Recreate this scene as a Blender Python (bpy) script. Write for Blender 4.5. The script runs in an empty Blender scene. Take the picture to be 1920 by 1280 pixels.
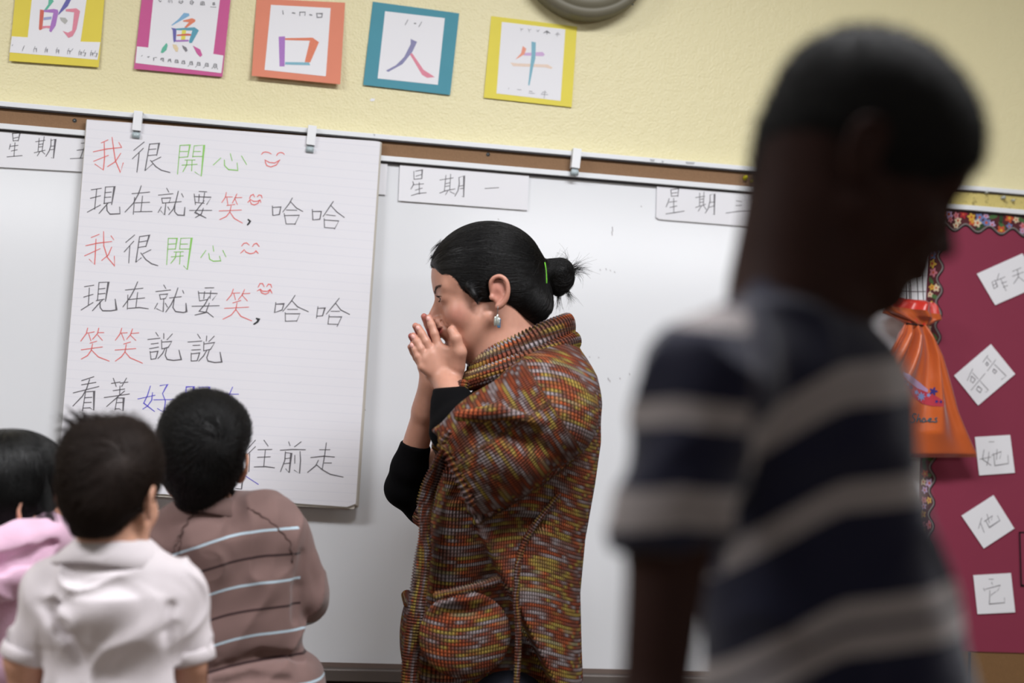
import bpy, bmesh, math, random
import numpy as np
from mathutils import Vector, Matrix
from mathutils.geometry import tessellate_polygon

# ------------------------------------------------------------------ camera, world, lights, exposure
C = bpy.context.scene.collection
FPX = 2667.0
CAM = np.array([0.0, -3.3, 1.2])
_y, _p, _r = map(math.radians, (9.75, 3.07, 3.1))
_f = np.array([math.sin(_y)*math.cos(_p), math.cos(_y)*math.cos(_p), math.sin(_p)])
_rt = np.array([math.cos(_y), -math.sin(_y), 0.0]); _up = np.cross(_rt, _f)
CR = _rt*math.cos(_r) + _up*math.sin(_r)
CU = -_rt*math.sin(_r) + _up*math.cos(_r)
cd = bpy.data.cameras.new('camera'); cam = bpy.data.objects.new('camera', cd); C.objects.link(cam)
cam.matrix_world = Matrix(((CR[0], CU[0], -_f[0], CAM[0]), (CR[1], CU[1], -_f[1], CAM[1]), (CR[2], CU[2], -_f[2], CAM[2]), (0, 0, 0, 1)))
cd.sensor_width = 36.0; cd.lens = FPX/1920*36.0
cd.dof.use_dof = True; cd.dof.focus_distance = 2.93; cd.dof.aperture_fstop = 1.8
cd.clip_start = 0.05
bpy.context.scene.camera = cam
vs = bpy.context.scene.view_settings
vs.view_transform = 'Standard'; vs.look = 'None'; vs.gamma = 1.0; vs.use_curve_mapping = False; vs.exposure = 0.0
w = bpy.data.worlds.new('world'); bpy.context.scene.world = w; w.use_nodes = True
w.node_tree.nodes['Background'].inputs[0].default_value = (0.8, 0.85, 1.0, 1); w.node_tree.nodes['Background'].inputs[1].default_value = 0.25

def area(name, loc, sx, sy, power, col=(0.97, 0.975, 1.0), rot=(0, 0, 0)):
    l = bpy.data.lights.new(name, 'AREA'); l.shape = 'RECTANGLE'; l.size = sx; l.size_y = sy; l.energy = power; l.color = col
    o = bpy.data.objects.new(name, l); o.location = loc; o.rotation_euler = rot; C.objects.link(o); return o
for i, (lx, ly, pw) in enumerate([(-1.7, -1.85, 62), (0.8, -1.85, 73), (3.3, -1.85, 19),
                                  (-1.7, -5.0, 2), (0.8, -5.0, 2), (3.3, -5.0, 2),
                                  (0.8, -8.8, 10)]):
    area('ceiling_lamp', (lx, ly, 2.86), 1.2, 0.4, pw)
# far row: angled strip lamps that throw light down the room; the whiteboard mirrors them softly
for lx, pw in ((-2.15, 22), (2.35, 28), (3.9, 31)):
    area('strip_lamp', (lx, -8.8, 2.74), 1.5, 0.36, pw, rot=(math.radians(52), 0, 0))

# ------------------------------------------------------------------ helpers
def ray(px, py):
    return _f*FPX + CR*(px-960.0) + CU*(640.0-py)
def W(px, py, y):
    """point of the room seen at photo pixel (px,py) on the plane y = const (parallel to the board)"""
    d = ray(px, py); return CAM + d*((y-CAM[1])/d[1])
def sc(px, py, y):
    """pixels per metre there"""
    d = ray(px, py); return FPX/(((y-CAM[1])/d[1])*FPX)
class Plane:
    def __init__(s, a, b, c):
        s.o = np.array(a, float); n = np.cross(np.array(b)-s.o, np.array(c)-s.o); n /= np.linalg.norm(n)
        if n[1] > 0: n = -n
        s.n = n
    def hit(s, px, py, off=0.0):
        d = ray(px, py); t = ((s.o+s.n*off-CAM)@s.n)/(d@s.n); return CAM+d*t
def vplane(y): return Plane((0, y, 0), (1, y, 0), (0, y, 1))

def lin(c):
    return tuple(((v/255.0)/12.92 if v/255.0 <= 0.04045 else ((v/255.0+0.055)/1.055)**2.4) for v in c[:3])+(1.0,)
def mat(name, rgb, rough=0.6, spec=0.5, metal=0.0, bump=0.0, bscale=200.0, var=0.0, vscale=8.0, sss=0.0, sheen=0.0, coat=0.0, stretch=None):
    m = bpy.data.materials.new(name); m.use_nodes = True; nt = m.node_tree; b = nt.nodes['Principled BSDF']
    col = lin(rgb) if max(rgb[:3]) > 1.5 else tuple(rgb[:3])+(1.0,)
    b.inputs['Base Color'].default_value = col; b.inputs['Roughness'].default_value = rough
    b.inputs['Specular IOR Level'].default_value = spec; b.inputs['Metallic'].default_value = metal
    if sss:
        b.inputs['Subsurface Weight'].default_value = sss; b.inputs['Subsurface Radius'].default_value = (0.010, 0.004, 0.002); b.inputs['Subsurface Scale'].default_value = 0.6
    if sheen: b.inputs['Sheen Weight'].default_value = sheen
    if coat: b.inputs['Coat Weight'].default_value = coat
    tc = nt.nodes.new('ShaderNodeTexCoord'); mp = nt.nodes.new('ShaderNodeMapping'); nt.links.new(tc.outputs['Object'], mp.inputs[0])
    if stretch: mp.inputs['Scale'].default_value = stretch
    if var:
        n = nt.nodes.new('ShaderNodeTexNoise'); n.inputs['Scale'].default_value = vscale; n.inputs['Detail'].default_value = 4
        mx = nt.nodes.new('ShaderNodeMix'); mx.data_type = 'RGBA'; mx.blend_type = 'MULTIPLY'; mx.inputs[0].default_value = 1.0
        mr = nt.nodes.new('ShaderNodeMapRange'); mr.inputs[3].default_value = 1-var; mr.inputs[4].default_value = 1+var
        nt.links.new(mp.outputs[0], n.inputs['Vector']); nt.links.new(n.outputs[0], mr.inputs[0])
        mx.inputs[6].default_value = col; nt.links.new(mr.outputs[0], mx.inputs[7]); nt.links.new(mx.outputs[2], b.inputs['Base Color'])
    if bump:
        n = nt.nodes.new('ShaderNodeTexNoise'); n.inputs['Scale'].default_value = bscale; n.inputs['Detail'].default_value = 3
        bp = nt.nodes.new('ShaderNodeBump'); bp.inputs['Strength'].default_value = bump; bp.inputs['Distance'].default_value = 0.002
        nt.links.new(mp.outputs[0], n.inputs['Vector']); nt.links.new(n.outputs[0], bp.inputs['Height']); nt.links.new(bp.outputs[0], b.inputs['Normal'])
    return m

def tag(o, label=None, cat=None, group=None, kind=None):
    if label: o['label'] = label
    if cat: o['category'] = cat
    if group: o['group'] = group
    if kind: o['kind'] = kind
    return o
def empty(name, loc, label=None, cat=None, group=None):
    o = bpy.data.objects.new(name, None); C.objects.link(o); o.location = loc; o.empty_display_size = 0.05
    return tag(o, label, cat, group)
def link(name, me, m, parent=None, smooth=False):
    o = bpy.data.objects.new(name, me); C.objects.link(o)
    if m is not None: me.materials.append(m)
    if smooth: me.polygons.foreach_set('use_smooth', [True]*len(me.polygons))
    if parent is not None:
        o.parent = parent
        p = parent; off = Vector((0, 0, 0))
        while p is not None: off += p.location; p = p.parent
        o.location = -off          # mesh data is written in room coordinates
        while False: pass
    return o
class MB:
    """collects pieces into one mesh"""
    def __init__(s): s.v = []; s.f = []; s.mi = []
    def add(s, v, f):
        k = len(s.v); s.v += [tuple(map(float, q)) for q in v]; s.f += [tuple(int(i)+k for i in q) for q in f]
    def box(s, lo, hi, M=None):
        v = [(x, y, z) for x in (lo[0], hi[0]) for y in (lo[1], hi[1]) for z in (lo[2], hi[2])]
        if M is not None: v = [M(p) for p in v]
        s.add(v, [(0, 1, 3, 2), (4, 6, 7, 5), (0, 4, 5, 1), (2, 3, 7, 6), (0, 2, 6, 4), (1, 5, 7, 3)])
    def poly(s, pts, nrm=None, thick=0.0):
        """flat (possibly concave) polygon; with thickness extruded against nrm"""
        pts = [np.array(p, float) for p in pts]
        tri = tessellate_polygon([[Vector(p) for p in pts]])
        n = len(pts)
        if thick:
            b = [p-np.array(nrm)*thick for p in pts]
            s.add(pts+b, [t for t in tri]+[tuple(i+n for i in t[::-1]) for t in tri]+[(i, (i+1) % n, (i+1) % n+n, i+n) for i in range(n)])
        else: s.add(pts, list(tri))
    def ribbon(s, pts, wd, nrm, taper=False):
        pts = [np.array(p, float) for p in pts]; nrm = np.array(nrm); n = len(pts)
        if n < 2: return
        L = []; 
        for i in range(n):
            a = pts[max(i-1, 0)]; b = pts[min(i+1, n-1)]
            t = b-a; t /= (np.linalg.norm(t)+1e-9); L.append(t)
        v = []
        for i in range(n):
            sd = np.cross(L[i], nrm); c = 1.0
            if 0 < i < n-1:
                t1 = pts[i]-pts[i-1]; t1 /= np.linalg.norm(t1)+1e-9; c = 1/max(0.45, abs(t1@L[i]))
            ww = wd*0.5*c*(0.75 if taper and i in (0, n-1) else 1.0)
            p = pts[i]
            if i == 0: p = p-L[0]*wd*0.35
            if i == n-1: p = p+L[-1]*wd*0.35
            v += [p-sd*ww, p+sd*ww]
        s.add(v, [(2*i, 2*i+1, 2*i+3, 2*i+2) for i in range(n-1)])
    def tube(s, pts, r, seg=8, cap=True):
        pts = [np.array(p, float) for p in pts]; n = len(pts); rr = r if hasattr(r, '__len__') else [r]*n
        v = []; f = []
        up = np.array([0.3, 0.2, 0.93])
        for i in range(n):
            t = pts[min(i+1, n-1)]-pts[max(i-1, 0)]; t /= np.linalg.norm(t)+1e-9
            a = np.cross(t, up); 
            if np.linalg.norm(a) < 1e-3: a = np.cross(t, [1, 0, 0])
            a /= np.linalg.norm(a); b = np.cross(t, a)
            for k in range(seg):
                q = 2*math.pi*k/seg; v.append(pts[i]+(a*math.cos(q)+b*math.sin(q))*rr[i])
        for i in range(n-1):
            for k in range(seg): f.append((i*seg+k, i*seg+(k+1) % seg, (i+1)*seg+(k+1) % seg, (i+1)*seg+k))
        if cap: f += [tuple(range(seg))[::-1], tuple(range((n-1)*seg, n*seg))]
        s.add(v, f)
    def ball(s, c, r, seg=12, rings=8, R=None):
        c = np.array(c, float); r = np.array(r if hasattr(r, '__len__') else (r, r, r), float); v = []; f = []
        for i in range(rings+1):
            a = math.pi*i/rings
            for k in range(seg):
                b = 2*math.pi*k/seg; q = np.array([math.sin(a)*math.cos(b), math.sin(a)*math.sin(b), math.cos(a)])*r
                if R is not None: q = R@q
                v.append(c+q)
        for i in range(rings):
            for k in range(seg): f.append((i*seg+k, (i+1)*seg+k, (i+1)*seg+(k+1) % seg, i*seg+(k+1) % seg))
        s.add(v, f)
    def mesh(s, name):
        me = bpy.data.meshes.new(name); me.from_pydata(s.v, [], s.f); me.update(); return me
    def build(s, name, m, parent=None, smooth=False): return link(name, s.mesh(name), m, parent, smooth)
def bevel(o, wd=0.002, seg=2):
    b = o.modifiers.new('bevel', 'BEVEL'); b.width = wd; b.segments = seg; b.limit_method = 'ANGLE'; return o
def outward(o):
    bm = bmesh.new(); bm.from_mesh(o.data); bmesh.ops.recalc_face_normals(bm, faces=bm.faces[:]); bm.to_mesh(o.data); bm.free(); return o

# ---- signed distance modelling, meshed with surface nets: one continuous surface per body / garment
class Field:
    def __init__(s, lo, hi, h):
        s.lo = np.array(lo, float); s.h = h; s.n = (np.ceil((np.array(hi)-s.lo)/h)).astype(int)+1
        s.D = np.full(s.n, 0.2, np.float32)
    def _sub(s, lo, hi):
        a = np.maximum(np.floor((lo-s.lo)/s.h).astype(int), 0); b = np.minimum(np.ceil((hi-s.lo)/s.h).astype(int)+1, s.n)
        if (b <= a).any(): return None
        ax = [(s.lo[i]+s.h*np.arange(a[i], b[i])).astype(np.float32) for i in range(3)]
        return tuple(slice(a[i], b[i]) for i in range(3)), ax[0][:, None, None], ax[1][None, :, None], ax[2][None, None, :]
    def put(s, fn, lo, hi, k, op='u'):
        m = k+4*s.h; r = s._sub(np.array(lo)-m, np.array(hi)+m)
        if r is None: return s
        sl, X, Y, Z = r; d = fn(X, Y, Z).astype(np.float32); D = s.D[sl]
        if op == 'u':
            if k > 0:
                hh = np.clip(0.5+0.5*(D-d)/k, 0, 1); s.D[sl] = D*(1-hh)+d*hh-k*hh*(1-hh)
            else: s.D[sl] = np.minimum(D, d)
        elif op == 's':
            if k > 0:
                hh = np.clip(0.5-0.5*(D+d)/k, 0, 1); s.D[sl] = D*(1-hh)-d*hh+k*hh*(1-hh)
            else: s.D[sl] = np.maximum(D, -d)
        return s
    def cone(s, a, b, ra, rb, k=0.01, op='u', flat=None):
        """tapered capsule; flat = (unit axis, factor<1) squashes it across that axis"""
        a = np.array(a, float); b = np.array(b, float); ba = b-a; L = float(ba@ba)+1e-12
        def fn(X, Y, Z):
            x, y, z = X-a[0], Y-a[1], Z-a[2]
            t = np.clip((x*ba[0]+y*ba[1]+z*ba[2])/L, 0, 1)
            qx, qy, qz = x-t*ba[0], y-t*ba[1], z-t*ba[2]
            q2 = qx*qx+qy*qy+qz*qz; g = 1.0
            if flat is not None:
                n, fc = flat; c = qx*n[0]+qy*n[1]+qz*n[2]; q2 = q2-c*c+(c/fc)**2; 
                dd = np.sqrt(q2)-(ra+(rb-ra)*t); return dd*(fc+(1-fc)*0.5)
            return np.sqrt(q2)-(ra+(rb-ra)*t)
        R = max(ra, rb); return s.put(fn, np.minimum(a, b)-R, np.maximum(a, b)+R, k, op)
    def chain(s, pts, rr, k=0.01, op='u', flat=None):
        for i in range(len(pts)-1): s.cone(pts[i], pts[i+1], rr[i], rr[i+1], k if i == 0 else min(k, 0.012), op, flat)
        return s
    def ell(s, c, r, k=0.01, op='u', A=None):
        """ellipsoid, A = 3x3 rows of axes"""
        c = np.array(c, float); r = np.array(r, float); A = np.eye(3) if A is None else np.array(A, float)
        def fn(X, Y, Z):
            x, y, z = X-c[0], Y-c[1], Z-c[2]; k0 = 0; k1 = 0
            for i in range(3):
                q = (x*A[i, 0]+y*A[i, 1]+z*A[i, 2])/r[i]; k0 = k0+q*q; k1 = k1+(q/r[i])**2
            k0 = np.sqrt(k0); return k0*(k0-1)/(np.sqrt(k1)+1e-9)
        e = np.sqrt(((A.T*r)**2).sum(1)); return s.put(fn, c-e, c+e, k, op)
    def half(s, p, n, k=0.0):
        """cut away everything on the side of the plane that n points to"""
        p = np.array(p, float); n = np.array(n, float)/np.linalg.norm(n)
        fn = lambda X, Y, Z: -((X-p[0])*n[0]+(Y-p[1])*n[1]+(Z-p[2])*n[2])
        return s.put(fn, s.lo, s.lo+s.h*s.n, k, 's')
    def sample(s, P):
        g = (np.asarray(P)-s.lo)/s.h; g = np.clip(g, 0, s.n-1.001); i = np.floor(g).astype(int); t = g-i; out = 0
        for dx in (0, 1):
            for dy in (0, 1):
                for dz in (0, 1):
                    out = out+s.D[i[:, 0]+dx, i[:, 1]+dy, i[:, 2]+dz]*(t[:, 0] if dx else 1-t[:, 0])*(t[:, 1] if dy else 1-t[:, 1])*(t[:, 2] if dz else 1-t[:, 2])
        return out
    def grad(s, P):
        e = s.h*1.5; G = np.stack([s.sample(P+np.eye(3)[i]*e)-s.sample(P-np.eye(3)[i]*e) for i in range(3)], 1)
        return G/(np.linalg.norm(G, axis=1, keepdims=True)+1e-9)
    def project(s, P, off=0.0, it=4):
        for _ in range(it): P = P-s.grad(P)*(s.sample(P)-off)[:, None]*0.9
        return P
    def net(s):
        D = s.D; S = D < 0; nx, ny, nz = D.shape
        cnt = np.zeros((nx-1, ny-1, nz-1), np.int8)
        for dx in (0, 1):
            for dy in (0, 1):
                for dz in (0, 1): cnt += S[dx:nx-1+dx, dy:ny-1+dy, dz:nz-1+dz]
        act = (cnt > 0) & (cnt < 8); I, J, K = np.nonzero(act); nv = len(I)
        idx = np.full(act.shape, -1, np.int32); idx[I, J, K] = np.arange(nv)
        acc = np.zeros((nv, 3)); num = np.zeros(nv)
        cor = [(0, 0, 0), (1, 0, 0), (0, 1, 0), (1, 1, 0), (0, 0, 1), (1, 0, 1), (0, 1, 1), (1, 1, 1)]
        val = {c: D[I+c[0], J+c[1], K+c[2]].astype(float) for c in cor}
        for c in cor:
            for ax in range(3):
                if c[ax] == 0:
                    e = list(c); e[ax] = 1; e = tuple(e); a, b = val[c], val[e]; cr = (a < 0) != (b < 0)
                    t = np.where(cr, a/np.where(cr, a-b, 1), 0)
                    for q in range(3): acc[:, q] += np.where(cr, c[q]+(t if q == ax else 0), 0)
                    num += cr
        V = s.lo+s.h*(np.stack([I, J, K], 1)+acc/num[:, None])
        F = []
        for ax in range(3):
            o1, o2 = (ax+1) % 3, (ax+2) % 3
            sa = [slice(0, n) for n in D.shape]; sb = list(sa); sa[ax] = slice(0, D.shape[ax]-1); sb[ax] = slice(1, D.shape[ax])
            A, B = S[tuple(sa)], S[tuple(sb)]; cr = A != B
            E = np.stack(np.nonzero(cr), 1); ok = (E[:, o1] > 0) & (E[:, o2] > 0) & (E[:, o1] < D.shape[o1]-1) & (E[:, o2] < D.shape[o2]-1); E = E[ok]
            fl = A[E[:, 0], E[:, 1], E[:, 2]]
            q = []
            for u, v in ((1, 1), (0, 1), (0, 0), (1, 0)):
                e = E.copy(); e[:, o1] -= u; e[:, o2] -= v; q.append(idx[e[:, 0], e[:, 1], e[:, 2]])
            q = np.stack(q, 1); q = np.where(fl[:, None], q, q[:, ::-1]); F.append(q)
        F = np.concatenate(F); F = F[(F >= 0).all(1)]
        return V, F
    def build(s, name, m, parent=None, relax=1, attrs=None, post=None):
        V, F = s.net()
        if relax:
            for _ in range(relax):
                acc = np.zeros_like(V); n = np.zeros(len(V))
                for a in range(4):
                    b = (a+1) % 4; np.add.at(acc, F[:, a], V[F[:, b]]); np.add.at(acc, F[:, b], V[F[:, a]]); np.add.at(n, F[:, a], 1); np.add.at(n, F[:, b], 1)
                V = V*0.5+0.5*acc/n[:, None]
        if post is not None: V = post(V)
        me = bpy.data.meshes.new(name); me.vertices.add(len(V)); me.vertices.foreach_set('co', V.astype(np.float32).ravel())
        me.loops.add(len(F)*4); me.loops.foreach_set('vertex_index', F.astype(np.int32).ravel())
        me.polygons.add(len(F)); me.polygons.foreach_set('loop_start', np.arange(len(F), dtype=np.int32)*4)
        me.polygons.foreach_set('loop_total', np.full(len(F), 4, np.int32)) if False else None
        me.update(calc_edges=True); me.validate()
        me.polygons.foreach_set('use_smooth', np.ones(len(me.polygons), bool))
        if attrs:
            for nme, fn in attrs.items():
                a = me.attributes.new(nme, 'FLOAT', 'POINT'); a.data.foreach_set('value', np.asarray(fn(V), np.float32))
        return link(name, me, m, parent)

def hair_curves(name, paths, r0, r1, m, parent):
    """paths: (N, K, 3) array of strand points"""
    N, K, _ = paths.shape
    cu = bpy.data.hair_curves.new(name); cu.add_curves([K]*N)
    cu.position_data.foreach_set('vector', paths.astype(np.float32).ravel())
    ra = cu.attributes.get('radius') or cu.attributes.new('radius', 'FLOAT', 'POINT')
    ra.data.foreach_set('value', np.tile(np.linspace(r0, r1, K), N).astype(np.float32))
    cu.materials.append(m)
    o = bpy.data.objects.new(name, cu); C.objects.link(o); o.parent = parent
    p = parent; off = Vector((0, 0, 0))
    while p is not None: off += p.location; p = p.parent
    o.location = -off
    return o
def sstep(e0, e1, x):
    t = np.clip((x-e0)/(e1-e0), 0, 1); return t*t*(3-2*t)
# ------------------------------------------------------------------ setting
M = {}
M['yellow'] = mat('yellow_paint', (224, 215, 172), 0.42, 0.45, var=0.03, vscale=2.5)
def plaster(m):
    nt = m.node_tree; b = nt.nodes['Principled BSDF']; tc = nt.nodes.new('ShaderNodeTexCoord')
    n1 = nt.nodes.new('ShaderNodeTexNoise'); n1.inputs['Scale'].default_value = 170; n1.inputs['Detail'].default_value = 3
    n2 = nt.nodes.new('ShaderNodeTexNoise'); n2.inputs['Scale'].default_value = 45; n2.inputs['Detail'].default_value = 2
    ad = nt.nodes.new('ShaderNodeMath'); ad.operation = 'MULTIPLY_ADD'; ad.inputs[1].default_value = 0.8
    nt.links.new(tc.outputs['Object'], n1.inputs['Vector']); nt.links.new(tc.outputs['Object'], n2.inputs['Vector'])
    nt.links.new(n2.outputs[0], ad.inputs[0]); nt.links.new(n1.outputs[0], ad.inputs[2])
    bp = nt.nodes.new('ShaderNodeBump'); bp.inputs['Strength'].default_value = 0.45; bp.inputs['Distance'].default_value = 0.004
    nt.links.new(ad.outputs[0], bp.inputs['Height']); nt.links.new(bp.outputs[0], b.inputs['Normal'])
plaster(M['yellow'])
M['ceil'] = mat('ceiling_tile', (215, 213, 205), 0.9, 0.2, bump=0.3, bscale=60)
M['floor'] = mat('floor_vinyl', (104, 92, 80), 0.5, 0.4, var=0.08)
M['wood_dark'] = mat('dark_wood', (52, 30, 24), 0.5, 0.4, bump=0.2, bscale=30, var=0.2, stretch=(0.15, 1, 4))
M['pale'] = mat('pale_wall', (160, 150, 128), 0.7, 0.3)
def room_box(name, lo, hi, m):
    b = MB(); b.box(lo, hi); return tag(b.build(name, m), kind='structure')
room_box('wall_front', (-3.6, 0.0, 0), (5.2, 0.12, 2.9), M['yellow'])
room_box('wall_left', (-3.72, -9.6, 0), (-3.6, 0.12, 2.9), M['pale'])
room_box('wall_right', (5.2, -9.6, 0), (5.32, 0.12, 2.9), M['pale'])
room_box('wall_back', (-3.72, -9.72, 0), (5.32, -9.6, 2.9), M['pale'])
room_box('floor', (-3.72, -9.72, -0.1), (5.32, 0.12, 0), M['floor'])
room_box('ceiling', (-3.72, -9.72, 2.9), (5.32, 0.12, 3.0), M['ceil'])

# ------------------------------------------------------------------ whiteboard, cork rail, chalk tray
M['board'] = mat('white_enamel', (222, 224, 228), 0.16, 0.5, var=0.012, vscale=3)
M['alu'] = mat('white_aluminium', (225, 228, 232), 0.35, 0.5, metal=0.0)
M['alud'] = mat('dark_joint_and_shadow', (40, 36, 40), 0.6)
M['cork'] = mat('cork', (136, 106, 80), 0.85, 0.2, bump=0.4, bscale=300, var=0.12, vscale=220)
M['steel'] = mat('steel', (120, 125, 128), 0.35, 0.5, metal=0.9)
XL, XR = -1.75, W(1745, 400, -0.03)[0]-0.002
zt = W(700, 250.2, -0.04)[2]          # top of the rail
zb = zt-0.0615
ztray = W(700, 1252, -0.03)[2]
wb = empty('whiteboard', (0.1, 0, ztray), 'large white enamel whiteboard covering the wall behind the teacher', 'whiteboard')
b = MB(); b.box((XL, -0.026, ztray), (XR, -0.003, zb-0.0045)); b.build('writing_panel', M['board'], wb)
b = MB(); b.box((XL, -0.075, ztray-0.012), (XR, -0.003, ztray)); b.box((XL, -0.083, ztray-0.022), (XR, -0.075, ztray+0.004)); bevel(b.build('marker_tray', mat('tray_alu', (120, 112, 108), 0.35, 0.5, metal=0.6), wb), 0.002)
b = MB(); b.box((XL, -0.0285, ztray), (XR, -0.026, ztray+0.010)); b.build('lower_trim', mat('trim_bronze', (110, 95, 88), 0.5), wb)
# faint marker specks left on the board
b = MB(); pl = vplane(-0.0262)
for (px, py, l) in [(1148, 425, 9), (1147, 434, 7), (1125, 505, 2), (1136, 503, 3), (1144, 506, 2), (1152, 509, 2), (1105, 668, 2), (1122, 669, 2), (1140, 708, 5), (1143, 712, 4), (1162, 708, 3), (1202, 386, 2), (934, 410, 2), (590, 523, 0), (1180, 700, 3), (684, 767, 2)]:
    if l: b.ribbon([pl.hit(px, py, .0004), pl.hit(px+1, py+l, .0004)], 0.0012, pl.n)
b.ribbon([pl.hit(1440, 541, .0005), pl.hit(1735, 546, .0005)], 0.0022, pl.n)
tag(b.build('marker_specks', mat('speck_grey', (120, 110, 115), 0.7), wb), kind='stuff')
rail = empty('display_rail', (0.1, 0, zb), 'long cork display rail with white metal edges above the whiteboard', 'rail')
b = MB(); b.box((XL, -0.030, zb+0.010), (3.3, -0.003, zt-0.010)); b.build('cork_strip', M['cork'], rail)
b = MB(); b.box((XL, -0.041, zt-0.0115), (3.3, -0.003, zt)); bevel(b.build('upper_edge', M['alu'], rail), 0.0015)
b = MB(); b.box((XL, -0.041, zb), (3.3, -0.003, zb+0.0125)); bevel(b.build('lower_edge', M['alu'], rail), 0.0015)
b = MB(); b.box((XL, -0.034, zb-0.004), (3.3, -0.003, zb)); b.box((XL, -0.0385, zt-0.0145), (3.3, -0.003, zt-0.0115)); b.build('shadow_strip', M['alud'], rail)  # dark strips whose colour stands in for shadow below both rail edges
for px, py in ((140, 226), (915, 289.5)):
    c = W(px, py, -0.03); b = MB(); seg = 16
    b.tube([c+np.array([0, 0.004, 0]), c+np.array([0, -0.0015, 0])], [0.0045, 0.0045], 16)
    b.tube([c+np.array([0, -0.0015, 0]), c+np.array([0, -0.003, 0])], [0.0028, 0.0015], 12)
    b.build('screw', M['steel'], rail, True)
# scuffs of old tape on the rail edges
b = MB(); pl = vplane(-0.0415)
for px, py, l in ((1218, 299, 10), (1285, 304, 18), (1240, 302, 5), (700, 252, 4)):
    b.poly([pl.hit(px, py-1, .0003), pl.hit(px+l, py, .0003), pl.hit(px+l-2, py+4, .0003), pl.hit(px+2, py+3, .0003)])
tag(b.build('tape_residue', mat('residue', (175, 178, 182), 0.7), rail), kind='stuff')
# dark wooden base below the board
base = room_box('trim_1', (XL, -0.03, 0.0), (XR, 0.0, ztray-0.03), M['wood_dark'])
b = MB(); b.box((-3.6, -0.012, 0), (XL-0.002, 0, 0.1)); b.box((XR+0.002, -0.012, 0), (5.2, 0, 0.1)); tag(b.build('baseboard_front', M['wood_dark']), kind='structure')

# ------------------------------------------------------------------ clips hooked on the rail
M['clipw'] = mat('white_plastic', (232, 234, 238), 0.3, 0.5)
M['clipg'] = mat('grey_clip_wheel', (175, 190, 195), 0.2, 0.6)
def clip(px, py, label):
    """(px,py) photo position of the clip's top centre"""
    y = -0.052; c = W(px, py, y); s = 1/sc(px, py, y); r = empty('rail_clip', (c[0], c[1], c[2]-40*s), label, 'clip', 'clips on the display rail')
    dn = W(px-4, py+37, y)-c; dn /= np.linalg.norm(dn); rt = np.array([1.0, 0, 0]); rt = rt-dn*(rt@dn); rt /= np.linalg.norm(rt); n = np.cross(rt, dn)
    if n[1] > 0: n = -n
    T = lambda p: c+rt*p[0]+n*p[1]-dn*0+dn*(-p[2])
    L = 37*s; wd = 8*s
    b = MB(); b.box((-wd, 0.0, -L), (wd, 0.007, 0), T); b.box((-wd, -0.020, -0.006), (wd, 0.0, 0), T); b.box((-wd, -0.014, -L), (-wd+0.0015, 0.0, 0), T); b.box((wd-0.0015, -0.014, -L), (wd, 0.0, 0), T)
    bevel(outward(b.build('clip_body', M['clipw'], r)), 0.0012)
    b = MB(); q = T((0, 0.0, -L-0.010)); b.tube([q-rt*wd*0.85, q+rt*wd*0.85], 0.0068, 14); b.build('clip_wheel', M['clipg'], r, True)
    b = MB(); b.box((-wd*0.7, -0.004, -L-0.012), (wd*0.7, 0.003, -L+0.002), T); b.build('clip_bracket', M['steel'], r)
clip(260, 209, 'white rail clip holding the flip chart paper near its left corner')
clip(586, 236, 'white rail clip holding the flip chart paper near its right side')
clip(1082, 279, 'empty white rail clip on the cork rail above the teacher')

# ------------------------------------------------------------------ writing helpers
M['ink'] = mat('grey_black_ink', (95, 92, 98), 0.6); M['inkr'] = mat('red_ink', (226, 112, 110), 0.6); M['inkg'] = mat('green_ink', (140, 200, 100), 0.6)
M['inkb'] = mat('blue_ink', (96, 88, 205), 0.6); M['inkk'] = mat('black_ink', (40, 40, 44), 0.6)
def parse(t): return [[tuple(map(float, q.split(','))) for q in st.split()] for st in t.split(';') if st.strip()]
def smooth_pts(p):
    return p
def write(name, t, crop, plane, m, parent, wd=0.0026, off=0.0012, label=None, dy=0):
    ox, oy, s = crop; b = MB()
    for st in parse(t):
        b.ribbon([plane.hit(ox+x/s, oy+y/s, off) for x, y in st], wd, plane.n, True)
    o = b.build(name, m, parent)
    if label: o['label'] = label
    return o
def sheet(name, px, plane, m, parent=None, off=0.0, th=0.0006, nx=1):
    """paper cut to the photo outline px lying on a plane, with real thickness"""
    b = MB(); b.poly([plane.hit(x, y, off+th) for x, y in px], plane.n, th); o = outward(b.build(name, m, parent)); return o
def base_of(px, plane):
    q = [plane.hit(x, y) for x, y in px]; q = np.array(q); return (q[:, 0].mean(), q[:, 1].mean(), q[:, 2].min())

# ------------------------------------------------------------------ flip chart paper
def ruled(m, n):
    nt = m.node_tree; b = nt.nodes['Principled BSDF']; uv = nt.nodes.new('ShaderNodeUVMap'); uv.uv_map = 'UVMap'; sp = nt.nodes.new('ShaderNodeSeparateXYZ')
    nt.links.new(uv.outputs[0], sp.inputs[0])
    a = nt.nodes.new('ShaderNodeMath'); a.operation = 'MULTIPLY'; a.inputs[1].default_value = n; nt.links.new(sp.outputs[1], a.inputs[0])
    f = nt.nodes.new('ShaderNodeMath'); f.operation = 'FRACT'; nt.links.new(a.outputs[0], f.inputs[0])
    l = nt.nodes.new('ShaderNodeMath'); l.operation = 'LESS_THAN'; l.inputs[1].default_value = 0.10; nt.links.new(f.outputs[0], l.inputs[0])
    g = nt.nodes.new('ShaderNodeMath'); g.operation = 'MULTIPLY'; g.inputs[1].default_value = 0.16; nt.links.new(l.outputs[0], g.inputs[0])
    mx = nt.nodes.new('ShaderNodeMix'); mx.data_type = 'RGBA'; mx.inputs[6].default_value = b.inputs['Base Color'].default_value; mx.inputs[7].default_value = lin((188, 192, 208))
    nt.links.new(g.outputs[0], mx.inputs[0]); nt.links.new(mx.outputs[2], b.inputs['Base Color'])
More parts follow.
